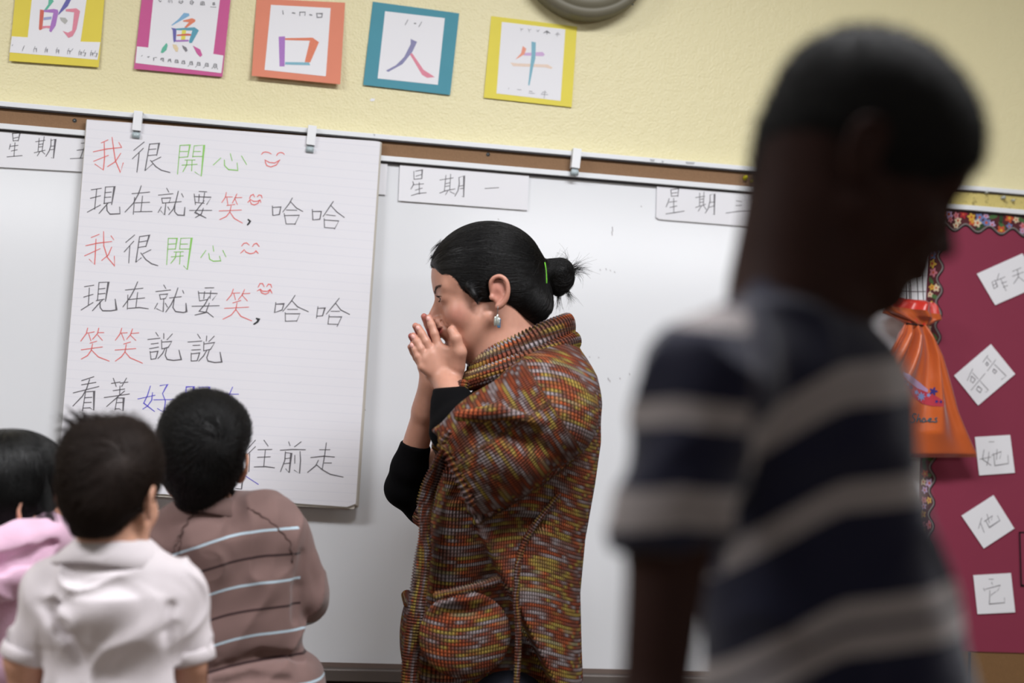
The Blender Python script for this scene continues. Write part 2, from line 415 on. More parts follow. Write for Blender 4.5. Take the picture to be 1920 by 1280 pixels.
M['paper'] = mat('chart_paper', (226, 225, 231), 0.7, 0.25); ruled(M['paper'], 41)
M['paperw'] = mat('card_white', (228, 228, 233), 0.6, 0.3, var=0.01); M['papere'] = mat('paper_edge', (196, 190, 180), 0.8)
A0, A1, A2, A3 = W(163, 224, -0.050), W(713, 265, -0.050), W(667, 945, -0.066), W(107, 912, -0.066)
PP = Plane(A0, A1, (A2+A3)/2)
fc = empty('flip_chart_paper', ((A2+A3)/2), 'large ruled flip chart paper with handwritten coloured Chinese song lines', 'chart paper')
out = [(163, 224), (705, 264.5), (713, 266), (667, 944), (651, 950), (107, 912)]
b = MB(); pts = [PP.hit(x, y, 0.0) for x, y in out]; b.poly(pts, PP.n, 0.0008); o = outward(b.build('top_sheet', M['paper'], fc))
uvl = o.data.uv_layers.new(name='UVMap')
h0 = np.linalg.norm(A3-A0); dv = (A3-A0)/h0
for lp in o.data.loops:
    v = np.array(o.data.vertices[lp.vertex_index].co); uvl.data[lp.index].uv = (0.5, float((v-A0)@dv)/h0)
b = MB()
for k in range(1, 7):
    q = 1.2*k*0.3
    b.poly([PP.hit(x+(q if x > 400 else -0.2*q), y+(q if y > 600 else 0), -0.0016*k) for x, y in [(162, 225), (706, 265), (714, 267), (668+0.4*k, 945+0.5*k), (650, 951+0.4*k), (107, 913+0.3*k)]], PP.n, 0.0008)
tag(outward(b.build('under_sheets', M['papere'], fc)), kind='stuff')
b = MB(); b.poly([PP.hit(*q, -0.004) for q in [(651, 950), (667, 944), (664, 954), (640, 953), (500, 945), (107, 917), (107, 912)]], PP.n, 0.004); outward(b.build('bottom_flap', M['papere'], fc))
K3 = (100, 220, 6.4); K4 = (400, 220, 5.3333); K5 = (100, 420, 6.4); K6 = (400, 420, 6.4); K7 = (100, 600, 6.4); K8 = (400, 700, 4.923); K9 = (340, 600, 6.4)
TXT = [
 ('inkr', K3, "575,305 655,270;480,412 640,378 820,360;610,300 615,480 600,630 500,560;485,525 660,455;705,240 725,390 745,520 805,660 838,545;808,430 745,530 650,590;785,300 815,350"),
 ('ink', K3, "1090,295 965,395;1080,370 950,495;1030,425 1020,520 1003,655;1155,320 1100,640 1190,560;1155,320 1270,310 1240,455;1148,385 1230,378;1135,458 1240,448;1290,475 1180,530;1165,515 1230,590 1300,635 1400,660"),
 ('inkg', K3, "1520,335 1490,680;1520,335 1640,330 1612,475;1515,408 1610,408;1505,480 1612,472;1690,340 1672,475;1690,340 1810,332 1775,705 1700,655;1682,408 1765,408;1672,468 1790,468;1580,512 1700,510;1545,572 1725,562;1605,512 1600,570 1555,650;1665,512 1660,640"),
 ('inkg', K4, "0,475 75,405;110,425 112,480 150,520 245,530 238,455;170,362 188,432;282,385 332,470"),
 ('inkr', K4, "482,370 495,352 520,345 550,350 580,365;632,382 645,360 670,350 695,355 710,370;515,425 560,450 615,455 665,425;517,425 522,455 535,482 575,495 630,475 665,425"),
 ('ink', K3, "455,868 575,850;445,970 565,940;520,865 495,1100;410,1135 565,1050;625,835 610,1035;625,835 735,828 700,1045;618,902 695,895;612,960 690,955;605,1032 690,1020;660,1025 610,1080 550,1150;640,1040 645,1120 680,1160 800,1155 795,1075"),
 ('ink', K3, "945,915 1155,895;1055,820 1020,920 960,1030 860,1135;975,960 960,1160;1070,945 1050,1130;985,1025 1155,1018;975,1132 1185,1128"),
 ('ink', K3, "1360,850 1385,895;1262,932 1435,915;1300,970 1310,1025;1300,970 1410,965 1385,1025;1310,1028 1385,1022;1350,1025 1335,1170 1290,1120;1295,1075 1258,1140;1375,1075 1395,1110;1395,1020 1535,1010;1500,885 1470,1010 1440,1100 1385,1165;1460,1040 1455,1130 1490,1170 1570,1175 1578,1080;1540,915 1560,955"),
 ('ink', K3, "1750,888 1840,893;1690,920 1705,1045;1690,950 1895,958 1840,1045;1750,925 1745,1010;1815,905 1800,1000;1710,1020 1810,1030;1635,1115 1900,1115;1810,1000 1760,1060 1700,1140 1830,1205;1800,1090 1775,1160 1705,1200"),
 ('inkr', K4, "130,750 120,800 85,850;120,795 190,795;135,800 145,870;235,765 215,810 190,855;215,803 285,800;215,810 240,870;135,880 215,870;60,935 280,925;178,885 165,945 130,990 65,1020;165,945 210,1010 290,1055"),
 ('inkr', K4, "362,810 375,780 400,770 412,795;440,795 455,775 480,780 487,805;345,850 370,820 400,838 440,838 468,825 475,850;365,830 380,865 410,875 445,860 465,825"),
 ('ink', K4, "590,885 595,980 660,970 675,895 595,900;790,805 760,860 695,945;775,845 830,905 895,940;730,925 835,928;708,960 728,1065;712,980 860,978 815,1070;728,1065 820,1065"),
 ('ink', K4, "990,920 995,1025 1065,1018 1080,940 995,940;1200,840 1165,890 1098,990;1175,880 1235,945 1310,1000;1130,973 1220,983;1108,1010 1112,1100;1112,1025 1255,1035 1212,1115;1112,1100 1215,1108"),
 ('inkr', K5, "455,160 550,122;390,258 530,228 700,208;512,180 505,330 495,485 430,420;375,380 560,295;603,90 605,260 650,400 735,500 732,385;700,275 660,370 580,435;692,140 725,185"),
 ('ink', K5, "975,130 870,218;965,205 850,332;918,265 905,465;1035,150 990,460 1055,405;1035,150 1152,132 1110,270;1030,215 1125,200;1020,280 1110,265;1170,308 1075,355;1050,345 1110,425 1180,475 1255,498"),
 ('inkg', K5, "1380,170 1360,485;1380,170 1485,170 1465,300;1375,240 1470,235;1370,300 1465,298;1530,170 1515,300;1530,170 1660,165 1608,545 1565,500;1525,240 1610,238;1515,298 1640,298;1450,335 1560,330;1415,392 1560,380;1475,335 1465,400 1410,470;1525,335 1515,480"),
 ('inkg', K5, "1770,400 1830,315;1865,350 1875,420 1920,445 2010,440 1995,385;1915,260 1925,325;2035,315 2070,390"),
 ('inkr', K6, "340,262 365,230 400,225 430,250;470,270 490,238 520,230 550,268;328,348 372,305 390,335 440,355 490,345 510,320 538,350"),
 ('ink', K5, "375,750 485,732;365,875 475,842;432,765 420,975;335,1028 475,940;548,700 530,910;548,700 662,695 625,925;548,778 620,770;540,838 620,830;515,918 610,900;590,910 540,960 470,1038;560,930 562,1000 590,1038 690,1040 758,1028 742,900"),
 ('ink', K5, "865,790 1075,768;1012,692 970,790 920,880 835,992;895,850 888,1018;1012,820 990,1000;905,905 1095,885;900,1010 1035,1000 1140,1015"),
 ('ink', K5, "1325,730 1350,772;1230,808 1405,790;1275,845 1285,900;1275,845 1375,838 1345,890;1285,900 1345,892;1325,900 1318,1050 1240,1015;1250,950 1215,1015;1345,950 1370,995;1395,885 1535,870;1495,765 1460,870 1410,970 1350,1052;1450,905 1435,1000 1465,1048 1560,1060 1598,1050 1592,950;1552,795 1565,830"),
 ('ink', K5, "1820,765 1925,763;1740,805 1755,920;1740,825 1970,832 1910,910;1815,810 1805,895;1890,800 1880,890;1755,920 1850,905;1665,985 1990,978;1870,870 1820,960 1750,1045 1850,1060 1920,1115;1870,950 1830,1060 1700,1090"),
 ('inkr', K6, "240,780 215,850 160,915;228,828 315,825;245,830 265,905;375,785 345,850 300,905;345,835 438,830;345,850 408,920;235,945 330,915;135,1010 425,995;285,945 268,1025 215,1090 115,1140;268,1020 330,1105 460,1160"),
 ('inkr', K6, "538,755 560,712 590,712 610,750;640,750 660,720 690,725 698,760;528,800 565,780 590,805 650,805 680,785 705,828;560,785 580,825 625,840 660,825 680,785"),
 ('ink', K6, "750,940 735,1060 825,1030 848,955 750,960;980,855 935,925 835,1045;940,915 1010,990 1140,1050;890,1022 1010,1022;862,1062 865,1165;865,1075 1040,1075 1000,1165;865,1165 1000,1160"),
 ('ink', K6, "1255,990 1238,1125;1255,1010 1340,1005 1310,1100 1240,1105;1510,890 1455,960 1355,1080;1465,945 1530,1030 1635,1082;1412,1045 1515,1045;1390,1090 1375,1200;1390,1112 1540,1112 1485,1228;1375,1198 1490,1202"),
 ('inkr', K7, "412,95 395,160 330,250;405,155 490,140;425,165 450,245;545,95 530,160 470,228;530,150 605,148;535,180 588,240;440,275 520,252;335,355 588,320;470,285 455,360 410,425 335,465;455,355 540,440 670,490"),
 ('inkr', K7, "822,95 800,165 745,240;805,155 885,150;820,165 850,240;950,105 925,175 880,228;930,160 1025,152;925,180 988,240;845,285 925,262;742,358 988,340;875,290 860,380 820,435 745,490;860,380 920,450 1070,515"),
 ('ink', K7, "1230,148 1258,190;1135,232 1280,215;1175,285 1258,275;1155,342 1262,322;1162,375 1172,470;1162,385 1255,372 1230,460 1172,470;1325,160 1325,220;1428,165 1365,235;1298,240 1302,345;1300,262 1422,255 1380,325 1302,345;1340,340 1310,400 1255,460;1360,340 1342,420 1365,470 1440,482 1535,472 1508,360"),
 ('ink', K9, "195,168 228,218;80,262 245,250;140,303 222,300;125,358 230,352;118,395 118,490;118,405 220,392 190,485 118,490;305,190 300,250;395,192 330,258;270,262 268,368;272,285 400,268 350,350 268,368;305,362 265,430 208,490;335,362 305,450 320,490 400,508 485,502 465,385"),
 ('ink', K7, "340,725 485,678;340,775 510,745;240,872 545,795;435,710 400,820 350,910 235,1030;385,870 350,1085;385,860 490,852 485,1082 440,1050;380,930 462,925;370,988 455,985;355,1055 440,1050"),
 ('ink', K7, "697,758 800,742;805,755 895,742;720,698 755,795;878,695 820,795;718,845 855,825;800,790 795,895;612,928 912,885;855,850 760,930 640,1035;765,935 740,1075;765,932 845,932 835,1090 790,1062;760,990 835,985;742,1065 790,1062"),
 ('inkb', K7, "1165,790 1130,900 1085,995 1215,1095;1190,870 1180,960 1130,1030 1075,1065;1015,945 1220,900;1280,785 1370,770 1310,880;1310,880 1345,970 1330,1105 1250,1060;1205,955 1450,952;1590,1040 1590,870 1595,800 1685,797 1680,1040;1600,870 1680,870;1600,930 1680,930;1750,1040 1755,805 1872,802 1860,1050;1760,870 1860,870;1760,930 1860,930"),
 ('inkb', K8, "70,192 232,190;178,125 140,210 105,270 40,370;115,248 190,242 150,330 60,400;125,300 200,380 250,398 300,400;250,915 415,1022"),
 ('ink', K8, "388,615 315,695;388,675 300,760;335,740 328,905;468,615 505,668;412,703 540,700;408,773 525,768;480,705 465,862;378,862 480,858 565,870"),
 ('ink', K8, "695,630 708,665;810,630 750,675;618,708 730,700 850,703;665,722 660,800 620,905;665,730 720,735 700,915 670,880;668,785 712,780;655,832 708,825;752,755 752,828;800,720 805,800 795,922 748,892"),
 ('ink', K8, "1043,640 1025,770 1005,885;980,703 1075,703;900,775 1020,762 1118,770;1025,825 1090,825;970,800 945,850 870,912;950,840 1010,890 1080,930 1198,955;205,968 270,975 260,1065 205,1060"),
]
nm = {'ink': ('dark_handwriting', None), 'inkr': ('red_handwriting', 'red pen writing'), 'inkg': ('green_handwriting', 'green pen writing'), 'inkb': ('blue_handwriting', 'blue pen writing')}
for k, (ox, oy, s), t in TXT:
    bb = MB()
    for st in parse(t): bb.ribbon([PP.hit(ox+x/s, oy+y/s, 0.0006) for x, y in st], 0.00235 if k == 'ink' else 0.0022, PP.n, True)
    o = bb.build('written_character', M[k], fc)
    if nm[k][1]: o['label'] = nm[k][1]
bb = MB()
for (ox, oy, s), t in ((K4, "350,1022 368,1038 358,1055 343,1072"), (K6, "518,1132 545,1140 530,1172 488,1200")):
    for st in parse(t): bb.ribbon([PP.hit(ox+x/s, oy+y/s, 0.0007) for x, y in st], 0.0042, PP.n, True)
bb.build('black_commas', M['inkk'], fc)

# ------------------------------------------------------------------ weekday cards
def card(name, px, y, label, cat, t, crop, m=None, off_th=0.0012, wd=0.0021, ink='ink', group=None, tape=True):
    pl = vplane(y); e = empty(name, base_of(px, pl), label, cat, group)
    sheet('card', px, pl, M['paperw'] if m is None else m, e, 0.0, off_th)
    if t: write('handwriting', t, crop, pl, M[ink], e, wd, off_th+0.0004)
    return e
card('weekday_card', [(-110, 238), (170, 254), (157, 322), (-110, 307)], -0.030, 'white weekday card reading Friday in Chinese, left of the flip chart paper', 'card',
     "265,230 280,385;265,230 425,212 385,385;290,328 380,305;280,385 385,375;220,455 195,560;215,500 380,478;318,425 295,712;240,598 365,572;150,722 468,695;755,402 950,372;830,330 805,610;935,295 890,600;830,460 905,448;825,515 900,505;725,635 955,582;850,605 790,700;880,600 950,662;1080,345 1078,480 1040,600 970,712;1080,375 1175,345 1130,755 1090,740;1075,498 1160,490;1065,570 1155,562;1720,435 1880,418;1820,430 1700,745;1630,585 1800,560 1785,745;1490,760 1890,742", (0, 230, 11.294), group='weekday cards under the cork rail')
card('weekday_card', [(648, 296), (727, 302), (723, 365), (645, 360)], -0.030, 'white card mostly hidden behind the right edge of the flip chart paper', 'card', "", None, group='weekday cards under the cork rail')
card('weekday_card', [(750, 305), (992, 325), (989, 394), (747, 376)], -0.030, 'white weekday card reading Monday in Chinese, above the teacher', 'card',
     "265,230 268,340;290,228 382,210 375,330 268,340;295,297 365,275;252,370 262,410 225,475;262,415 400,402;340,385 342,545;285,490 382,462;230,565 330,535 438,525;628,350 810,320;710,285 688,500;775,270 762,490;708,400 760,388;700,440 760,430;625,530 700,500 835,472;735,500 705,552;765,510 830,542;890,315 895,400 875,500 835,572;890,315 962,290 955,588 935,575;895,435 955,425;905,470 950,465;1250,468 1440,455", (740, 290, 7.385), group='weekday cards under the cork rail')
card('weekday_card', [(1232, 340), (1475, 360), (1472, 430), (1236, 411), (1230, 407)], -0.030, 'white weekday card reading Wednesday in Chinese, beside the dark haired boy in front', 'card',
     "315,298 325,400;315,298 438,278 425,405;330,352 415,340;325,400 425,390;288,435 275,490 242,565;292,492 408,478;360,432 362,650;302,575 410,550;238,675 380,655 525,630;705,420 845,398;768,348 765,555;835,335 825,545;765,450 830,440;770,495 830,488;702,575 860,525;795,550 745,632;825,540 870,610;930,375 930,470 900,590 855,662;930,378 1000,362 995,690 975,680;935,495 1000,488;915,572 990,552;1345,470 1435,485;1335,545 1435,542;1180,662 1380,635 1645,630", (1220, 320, 8.348), group='weekday cards under the cork rail')

# ------------------------------------------------------------------ pushpins
M['piny'] = mat('yellow_pin', (225, 215, 30), 0.35); M['pinw'] = mat('clear_pin', (190, 195, 190), 0.2)
def pin(px, py, r, m, label, y=-0.030):
    c = W(px, py, y); e = empty('pushpin', (c[0], c[1], c[2]-r), label, 'pushpin', 'pushpins in the rail')
    b = MB(); b.tube([c+np.array([0, -0.002, 0]), c+np.array([0, -0.004, 0]), c+np.array([0, -0.009, 0]), c+np.array([0, -0.011, 0])], [r, r*0.55, r*0.6, r*0.9], 12); b.build('pin_head', m, e, True)
    b = MB(); b.tube([c+np.array([0, 0.004, 0]), c+np.array([0, -0.003, 0])], 0.0006, 6); b.build('needle', M['steel'], e)
pin(1397, 334, 0.006, M['piny'], 'larger yellow pushpin in the cork rail near the front boy')
pin(1409.5, 340.5, 0.0038, M['piny'], 'small yellow pushpin beside the larger yellow one')
pin(1437, 336, 0.005, M['pinw'], 'clear pushpin in the cork rail next to the front boy\'s head')
pin(1847, 361, 0.0045, M['pinw'], 'clear pushpin high in the yellow rail covering at the right', -0.033)
pin(1879, 371, 0.005, M['pinw'], 'clear pushpin lower in the yellow rail covering at the right', -0.033)
pin(1897, 376, 0.0035, M['pinw'], 'clear pushpin farthest right in the yellow rail covering', -0.033)
# bare tape spots on the wall
b = MB(); pl = vplane(-0.0004)
for px, py, l in ((697, 187, 8),): b.poly([pl.hit(px-4, py+1), pl.hit(px, py-3), pl.hit(px+6, py-2), pl.hit(px+5, py+2), pl.hit(px-1, py+3)], pl.n, 0.0004)
tag(outward(b.build('tape_scrap', M['paperw'])), 'tiny white tape scrap on the yellow wall below the blue mount', 'tape')

# ------------------------------------------------------------------ student character sheets on the yellow wall
M['c_yel'] = mat('yellow_card', (222, 205, 86), 0.8, 0.2, var=0.04, vscale=20); M['c_pink'] = mat('magenta_card', (198, 96, 148), 0.8, 0.2, var=0.04, vscale=20)
M['c_or'] = mat('coral_card', (220, 138, 114), 0.8, 0.2, var=0.04, vscale=20); M['c_teal'] = mat('teal_card', (84, 148, 165), 0.8, 0.2, var=0.04, vscale=20); M['c_yel2'] = mat('lemon_card', (226, 212, 92), 0.8, 0.2, var=0.04, vscale=20)
PC = {k: mat('crayon_'+k, tuple(int(c_*.86+30) for c_ in v), 0.8, 0.2, var=0.12, vscale=300) for k, v in {'green': (88, 178, 150), 'blue': (120, 170, 210), 'teal': (80, 150, 175), 'navy': (92, 90, 165), 'orange': (222, 120, 90), 'red': (205, 95, 80), 'violet': (165, 110, 190), 'pink': (222, 130, 150), 'peach': (232, 208, 190), 'sand': (226, 205, 165), 'grey': (120, 118, 125), 'lgrey': (175, 175, 172), 'yellow': (222, 212, 80), 'magenta': (200, 85, 150), 'slate': (130, 128, 170), 'cyan': (120, 175, 195), 'lilac': (205, 170, 215), 'periw': (150, 160, 205), 'salmon': (235, 150, 125)}.items()}
M['pencil'] = mat('pencil_grey', (130, 130, 135), 0.8)
def student_sheet(label, mount, paper, mm, crop, fills, lines, tip=0.006):
    """mount / paper: photo outlines; fills: (colour, outline in crop px); lines: pencil marks. The bottom edge stands off the wall a little"""
    zs = [q[1] for q in mount]; top = [q for q in mount][0]
    a = W(*mount[0], -0.001); c2 = W(*mount[1], -0.001); d2 = W(*mount[2], -0.001-tip)
    pl = Plane(a, c2, d2); e = empty('character_poster', base_of(mount, pl), label, 'poster', 'student character posters on the yellow wall')
    sheet('mount', mount, pl, mm, e, 0.0, 0.0006)
    sheet('paper', paper, pl, M['paperw'], e, 0.0007, 0.0004)
    ox, oy, s = crop; by = {}
    lay = 0.0013
    for k, (cn, t) in enumerate(fills):
        b = MB(); 
        for st in parse(t): b.poly([pl.hit(ox+x/s, oy+y/s, lay+0.00006*k) for x, y in st])
        o = b.build('crayon_stroke', PC[cn], e)
    for nmm, t, wd in lines:
        if t: tag(write(nmm, t, crop, pl, M['pencil'], e, wd, 0.0018), kind='stuff')
    return e
s1 = (0, 0, 8.727)
student_sheet('yellow mounted sheet with a large crayoned character, leftmost on the wall', [(40, -125), (205, -112), (185, 126), (17, 114)],
    [(72, -118), (178, -110), (151, 78), (188, 79), (183, 112), (18, 98), (22, 68), (52, 70)], M['c_yel'], s1,
    [('green', "800,-100 880,20 800,120 770,160 720,165 790,70"), ('red', "655,155 720,165 715,240 690,480 650,495 635,470"), ('periw', "715,285 845,270 840,315 710,330"), ('pink', "690,425 840,420 835,470 760,455 690,470"),
     ('violet', "715,165 880,145 945,160 955,200 910,420 835,530 805,505 875,210 720,195"), ('navy', "1080,0 1160,-100 1200,-80 1110,100 950,250 960,210"), ('pink', "1075,150 1250,135 1310,180 1250,480 1190,590 1120,620 1025,505 1110,535 1180,500 1215,200 1075,185"), ('lgrey', "975,285 1070,290 1110,340 1065,395 1000,340")],
    [('stroke_order', "210,730 195,750;385,770 365,830;400,745 380,790;555,800 550,850;560,800 595,790 595,850;575,760 555,800;740,810 735,860;745,810 775,800 770,860;760,770 740,810;740,830 770,830;920,820 920,870;920,820 960,815 960,875;940,780 920,820;920,845 960,845;1105,830 1105,885;1110,830 1145,830 1140,885;1130,790 1110,830;1195,795 1160,840;1290,850 1290,905;1295,850 1330,850 1325,905;1310,815 1295,850;1290,880 1325,880;1385,815 1350,870;1370,860 1400,860 1385,920 1360,905;1480,865 1480,915;1485,865 1520,865 1515,915;1500,825 1485,865;1480,890 1520,890;1565,830 1535,880;1555,870 1590,870 1570,935 1545,915", 0.0012)])
s2 = (230, 0, 8.533)
student_sheet('magenta mounted sheet with a crayoned fish character in many colours', [(279, -122), (444, -110), (417, 144), (251, 129)],
    [(299, -115), (425, -105), (400, 101), (419, 104), (415, 137), (254, 118), (257, 87), (278, 89)], M['c_pink'], s2,
    [('blue', "980,205 1060,215 1070,250 1000,290 790,410 780,400 900,300"), ('orange', "960,330 1110,290 1165,315 1160,345 1020,445 985,440 1060,355 970,345"), ('navy', "775,445 850,455 860,500 850,660 820,680 810,640 800,480"), ('teal', "855,455 1150,435 1220,485 1110,685 1070,690 1060,660 1115,490 855,480"),
     ('yellow', "950,480 1015,480 1000,635 935,635"), ('red', "865,555 1040,535 1095,545 1095,570 865,575"), ('violet', "850,640 1055,635 1055,662 850,668"), ('green', "700,685 720,720 700,800 640,850 610,840 630,770"), ('sand', "800,710 860,715 890,770 880,825 850,825 810,760"), ('grey', "950,720 1020,760 1040,810 1010,830 965,770"), ('magenta', "1125,730 1240,790 1275,880 1240,910 1190,860")],
    [('stroke_order', "300,900 315,885;395,910 430,905 410,920;490,930 500,920 495,970;520,920 545,920;605,960 615,930 650,930 655,985;625,945 640,975;725,990 735,950 760,945 775,995;735,970 770,970;835,990 845,955 880,960 890,1000 835,1000;845,975 885,978;945,1010 955,970 985,970 995,1020 945,1015;955,990 990,992;1070,1025 1080,985 1110,985 1120,1035 1070,1030;1080,1005 1115,1008;1045,1060 1060,1045;1190,1035 1200,995 1235,1000 1240,1045 1190,1040;1200,1018 1238,1020;1165,1075 1185,1055;1315,1050 1330,1010 1365,1015 1370,1060 1315,1055;1330,1035 1368,1035;1290,1085 1310,1070;1450,1065 1465,1020 1500,1025 1505,1075 1450,1070;1460,1045 1505,1048;1425,1095 1440,1080;1470,1085 1480,1095;1510,1090 1520,1105", 0.0016),
     ('old_script_forms', "575,0 600,30 620,10;590,15 610,20;735,0 730,35;760,0 750,40;785,5 790,45;910,10 900,35 935,55 965,30 955,5;925,20 950,25;1080,20 1110,10 1135,35 1110,70 1080,55 1085,25;1095,40 1125,40;1250,30 1245,75 1310,80;1265,25 1300,30 1310,75;1260,50 1305,55;1275,30 1275,75;1440,45 1465,40 1475,75 1440,75 1445,50;1450,60 1470,60;1405,110 1495,115", 0.0016)])
s3 = (440, 0, 2.909)
student_sheet('coral mounted sheet with a crayoned square mouth character', [(481, -3), (647, 5), (638, 158), (472, 142)], [(508, 9), (620, 15), (611, 143), (496, 131)], M['c_or'], s3,
    [('violet', "240,200 275,198 272,362 245,362"), ('orange', "275,208 425,205 460,230 412,340 382,338 410,222 275,218"), ('cyan', "275,338 405,340 412,356 275,352")],
    [('stroke_order', "262,58 265,78;355,65 355,85;355,66 385,66 383,84;447,72 450,95 475,94 478,74 448,73", 0.0022), ('dots', "316,70 328,72;410,80 420,82", 0.0035)], tip=0.016)
student_sheet('teal blue mounted sheet with a crayoned person character', [(699, 3), (861, 25), (844, 178), (681, 159)], [(722, 21), (834, 34), (821, 159), (708, 147)], M['c_teal'], s3,
    [('slate', "960,212 995,228 968,285 915,350 838,392 825,385 880,355 925,310 960,240"), ('pink', "968,290 1030,380 1092,420 1050,424 1022,408 955,295")],
    [('stroke_order', "945,108 930,135;1020,120 1005,145", 0.002), ('dots', "980,127 988,128", 0.003)], tip=0.004)
s5 = (900, 20, 6.735)
student_sheet('lemon yellow mounted sheet with a thin crayoned ox character, rightmost', [(921, 30), (1082, 50), (1072, 201), (907, 183)], [(941, 41), (1060, 55), (1051, 189), (931, 175)], M['c_yel2'], s5,
    [('lilac', "545,535 790,520 820,555 795,575 550,565"), ('peach', "380,655 470,665 860,680 918,720 895,735 820,715 420,700"), ('salmon', "540,445 585,480 560,550 445,620 520,535"), ('cyan', "650,390 705,400 700,600 670,720 625,945 608,940 630,740 650,560")],
    [('stroke_order', "365,975 360,990;470,995 520,1000;620,1015 660,1020;615,1040 690,1045;820,1010 810,1105;770,1055 860,1060;800,1030 840,1032;780,1045 795,1025", 0.0012),
     ('old_script_forms', "510,215 520,240 545,225;520,240 520,260;605,225 620,250 645,230;622,250 622,275;715,240 730,265 750,240;980,270 975,330;950,300 1010,300;960,285 1000,285", 0.0009), ('dark_glyph', "805,280 845,255 885,285;830,270 870,275;845,265 845,295", 0.0022)], tip=0.003)
pl = vplane(-0.0035)

# ------------------------------------------------------------------ round wall fixture at the top
M['fix'] = mat('grey_painted_metal', (112, 108, 92), 0.5, 0.4, var=0.06, vscale=12)
c = W(1103, -96, -0.05); e = empty('wall_fixture', (c[0], 0, c[2]-0.165), 'round dark grey ridged wall fixture cut off by the top of the picture', 'wall fixture')
R0 = 131/sc(1103, 0, -0.05)
prof = [(0.0, R0*0.92), (-0.012, R0), (-0.05, R0), (-0.058, R0*0.985), (-0.064, R0*0.90), (-0.062, R0*0.885), (-0.066, R0*0.87), (-0.073, R0*0.74), (-0.070, R0*0.725), (-0.075, R0*0.71), (-0.082, R0*0.5), (-0.079, R0*0.485), (-0.083, R0*0.47), (-0.088, R0*0.2), (-0.089, 0.001)]
b = MB(); sg = 72; v = [(c[0]+r*math.cos(2*math.pi*k/sg), y, c[2]+r*math.sin(2*math.pi*k/sg)) for y, r in prof for k in range(sg)]
b.add(v, [(i*sg+k, i*sg+(k+1) % sg, (i+1)*sg+(k+1) % sg, (i+1)*sg+k) for i in range(len(prof)-1) for k in range(sg)])
outward(b.build('ridged_cover', M['fix'], e, True))
b = MB(); q = W(1184, 5, -0.045); b.tube([q, q+np.array([0.004, -0.002, -0.006])], 0.0016, 8); b.build('screw', M['steel'], e)

# ------------------------------------------------------------------ bulletin board on the right
M['redp'] = mat('crimson_paper', (132, 50, 72), 0.75, 0.25, var=0.06, vscale=5, bump=0.15, bscale=12)
bl = W(1745, 400, -0.03)[0]; zr = W(1820, 1221, -0.03)[2]
bulb = empty('bulletin_board', (bl+0.6, 0, zr), 'crimson paper covered bulletin board with a floral scalloped border', 'bulletin board')
b = MB(); b.box((bl, -0.029, zr), (3.3, -0.003, zb-0.0045)); b.build('red_paper', M['redp'], bulb)
b = MB(); b.box((bl, -0.026, zr-0.35), (3.3, -0.003, zr)); b.build('bare_cork_panel', mat('tan_cork', (122, 92, 62), 0.9, 0.1, bump=0.3, bscale=200, var=0.1, vscale=90), bulb)
b = MB(); q = W(1817, 1240, -0.027); b.box((q[0]-0.004, -0.031, zr-0.35), (q[0]+0.001, -0.026, zr-0.002)); b.build('panel_joint', M['alud'], bulb)
# yellow paper over the cork rail
q0 = W(1700, 360, -0.031)[0]
yc = MB(); yc.box((q0, -0.0335, zb+0.0125), (3.3, -0.030, zt-0.0115)); o = yc.build('yellow_rail_cover', None, rail)
m = mat('worn_yellow_paper', (206, 190, 120), 0.7, 0.3); nt = m.node_tree; bs = nt.nodes['Principled BSDF']; tcn = nt.nodes.new('ShaderNodeTexCoord'); ns = nt.nodes.new('ShaderNodeTexNoise'); ns.inputs['Scale'].default_value = 60; ns.inputs['Detail'].default_value = 5; ns.inputs['Roughness'].default_value = 0.7
cr = nt.nodes.new('ShaderNodeValToRGB'); cr.color_ramp.elements[0].position = 0.30; cr.color_ramp.elements[0].color = lin((100, 84, 52)); cr.color_ramp.elements[1].position = 0.46; cr.color_ramp.elements[1].color = lin((204, 188, 118))
nt.links.new(tcn.outputs['Object'], ns.inputs['Vector']); nt.links.new(ns.outputs[0], cr.inputs[0]); nt.links.new(cr.outputs[0], bs.inputs['Base Color']); o.data.materials.append(m)
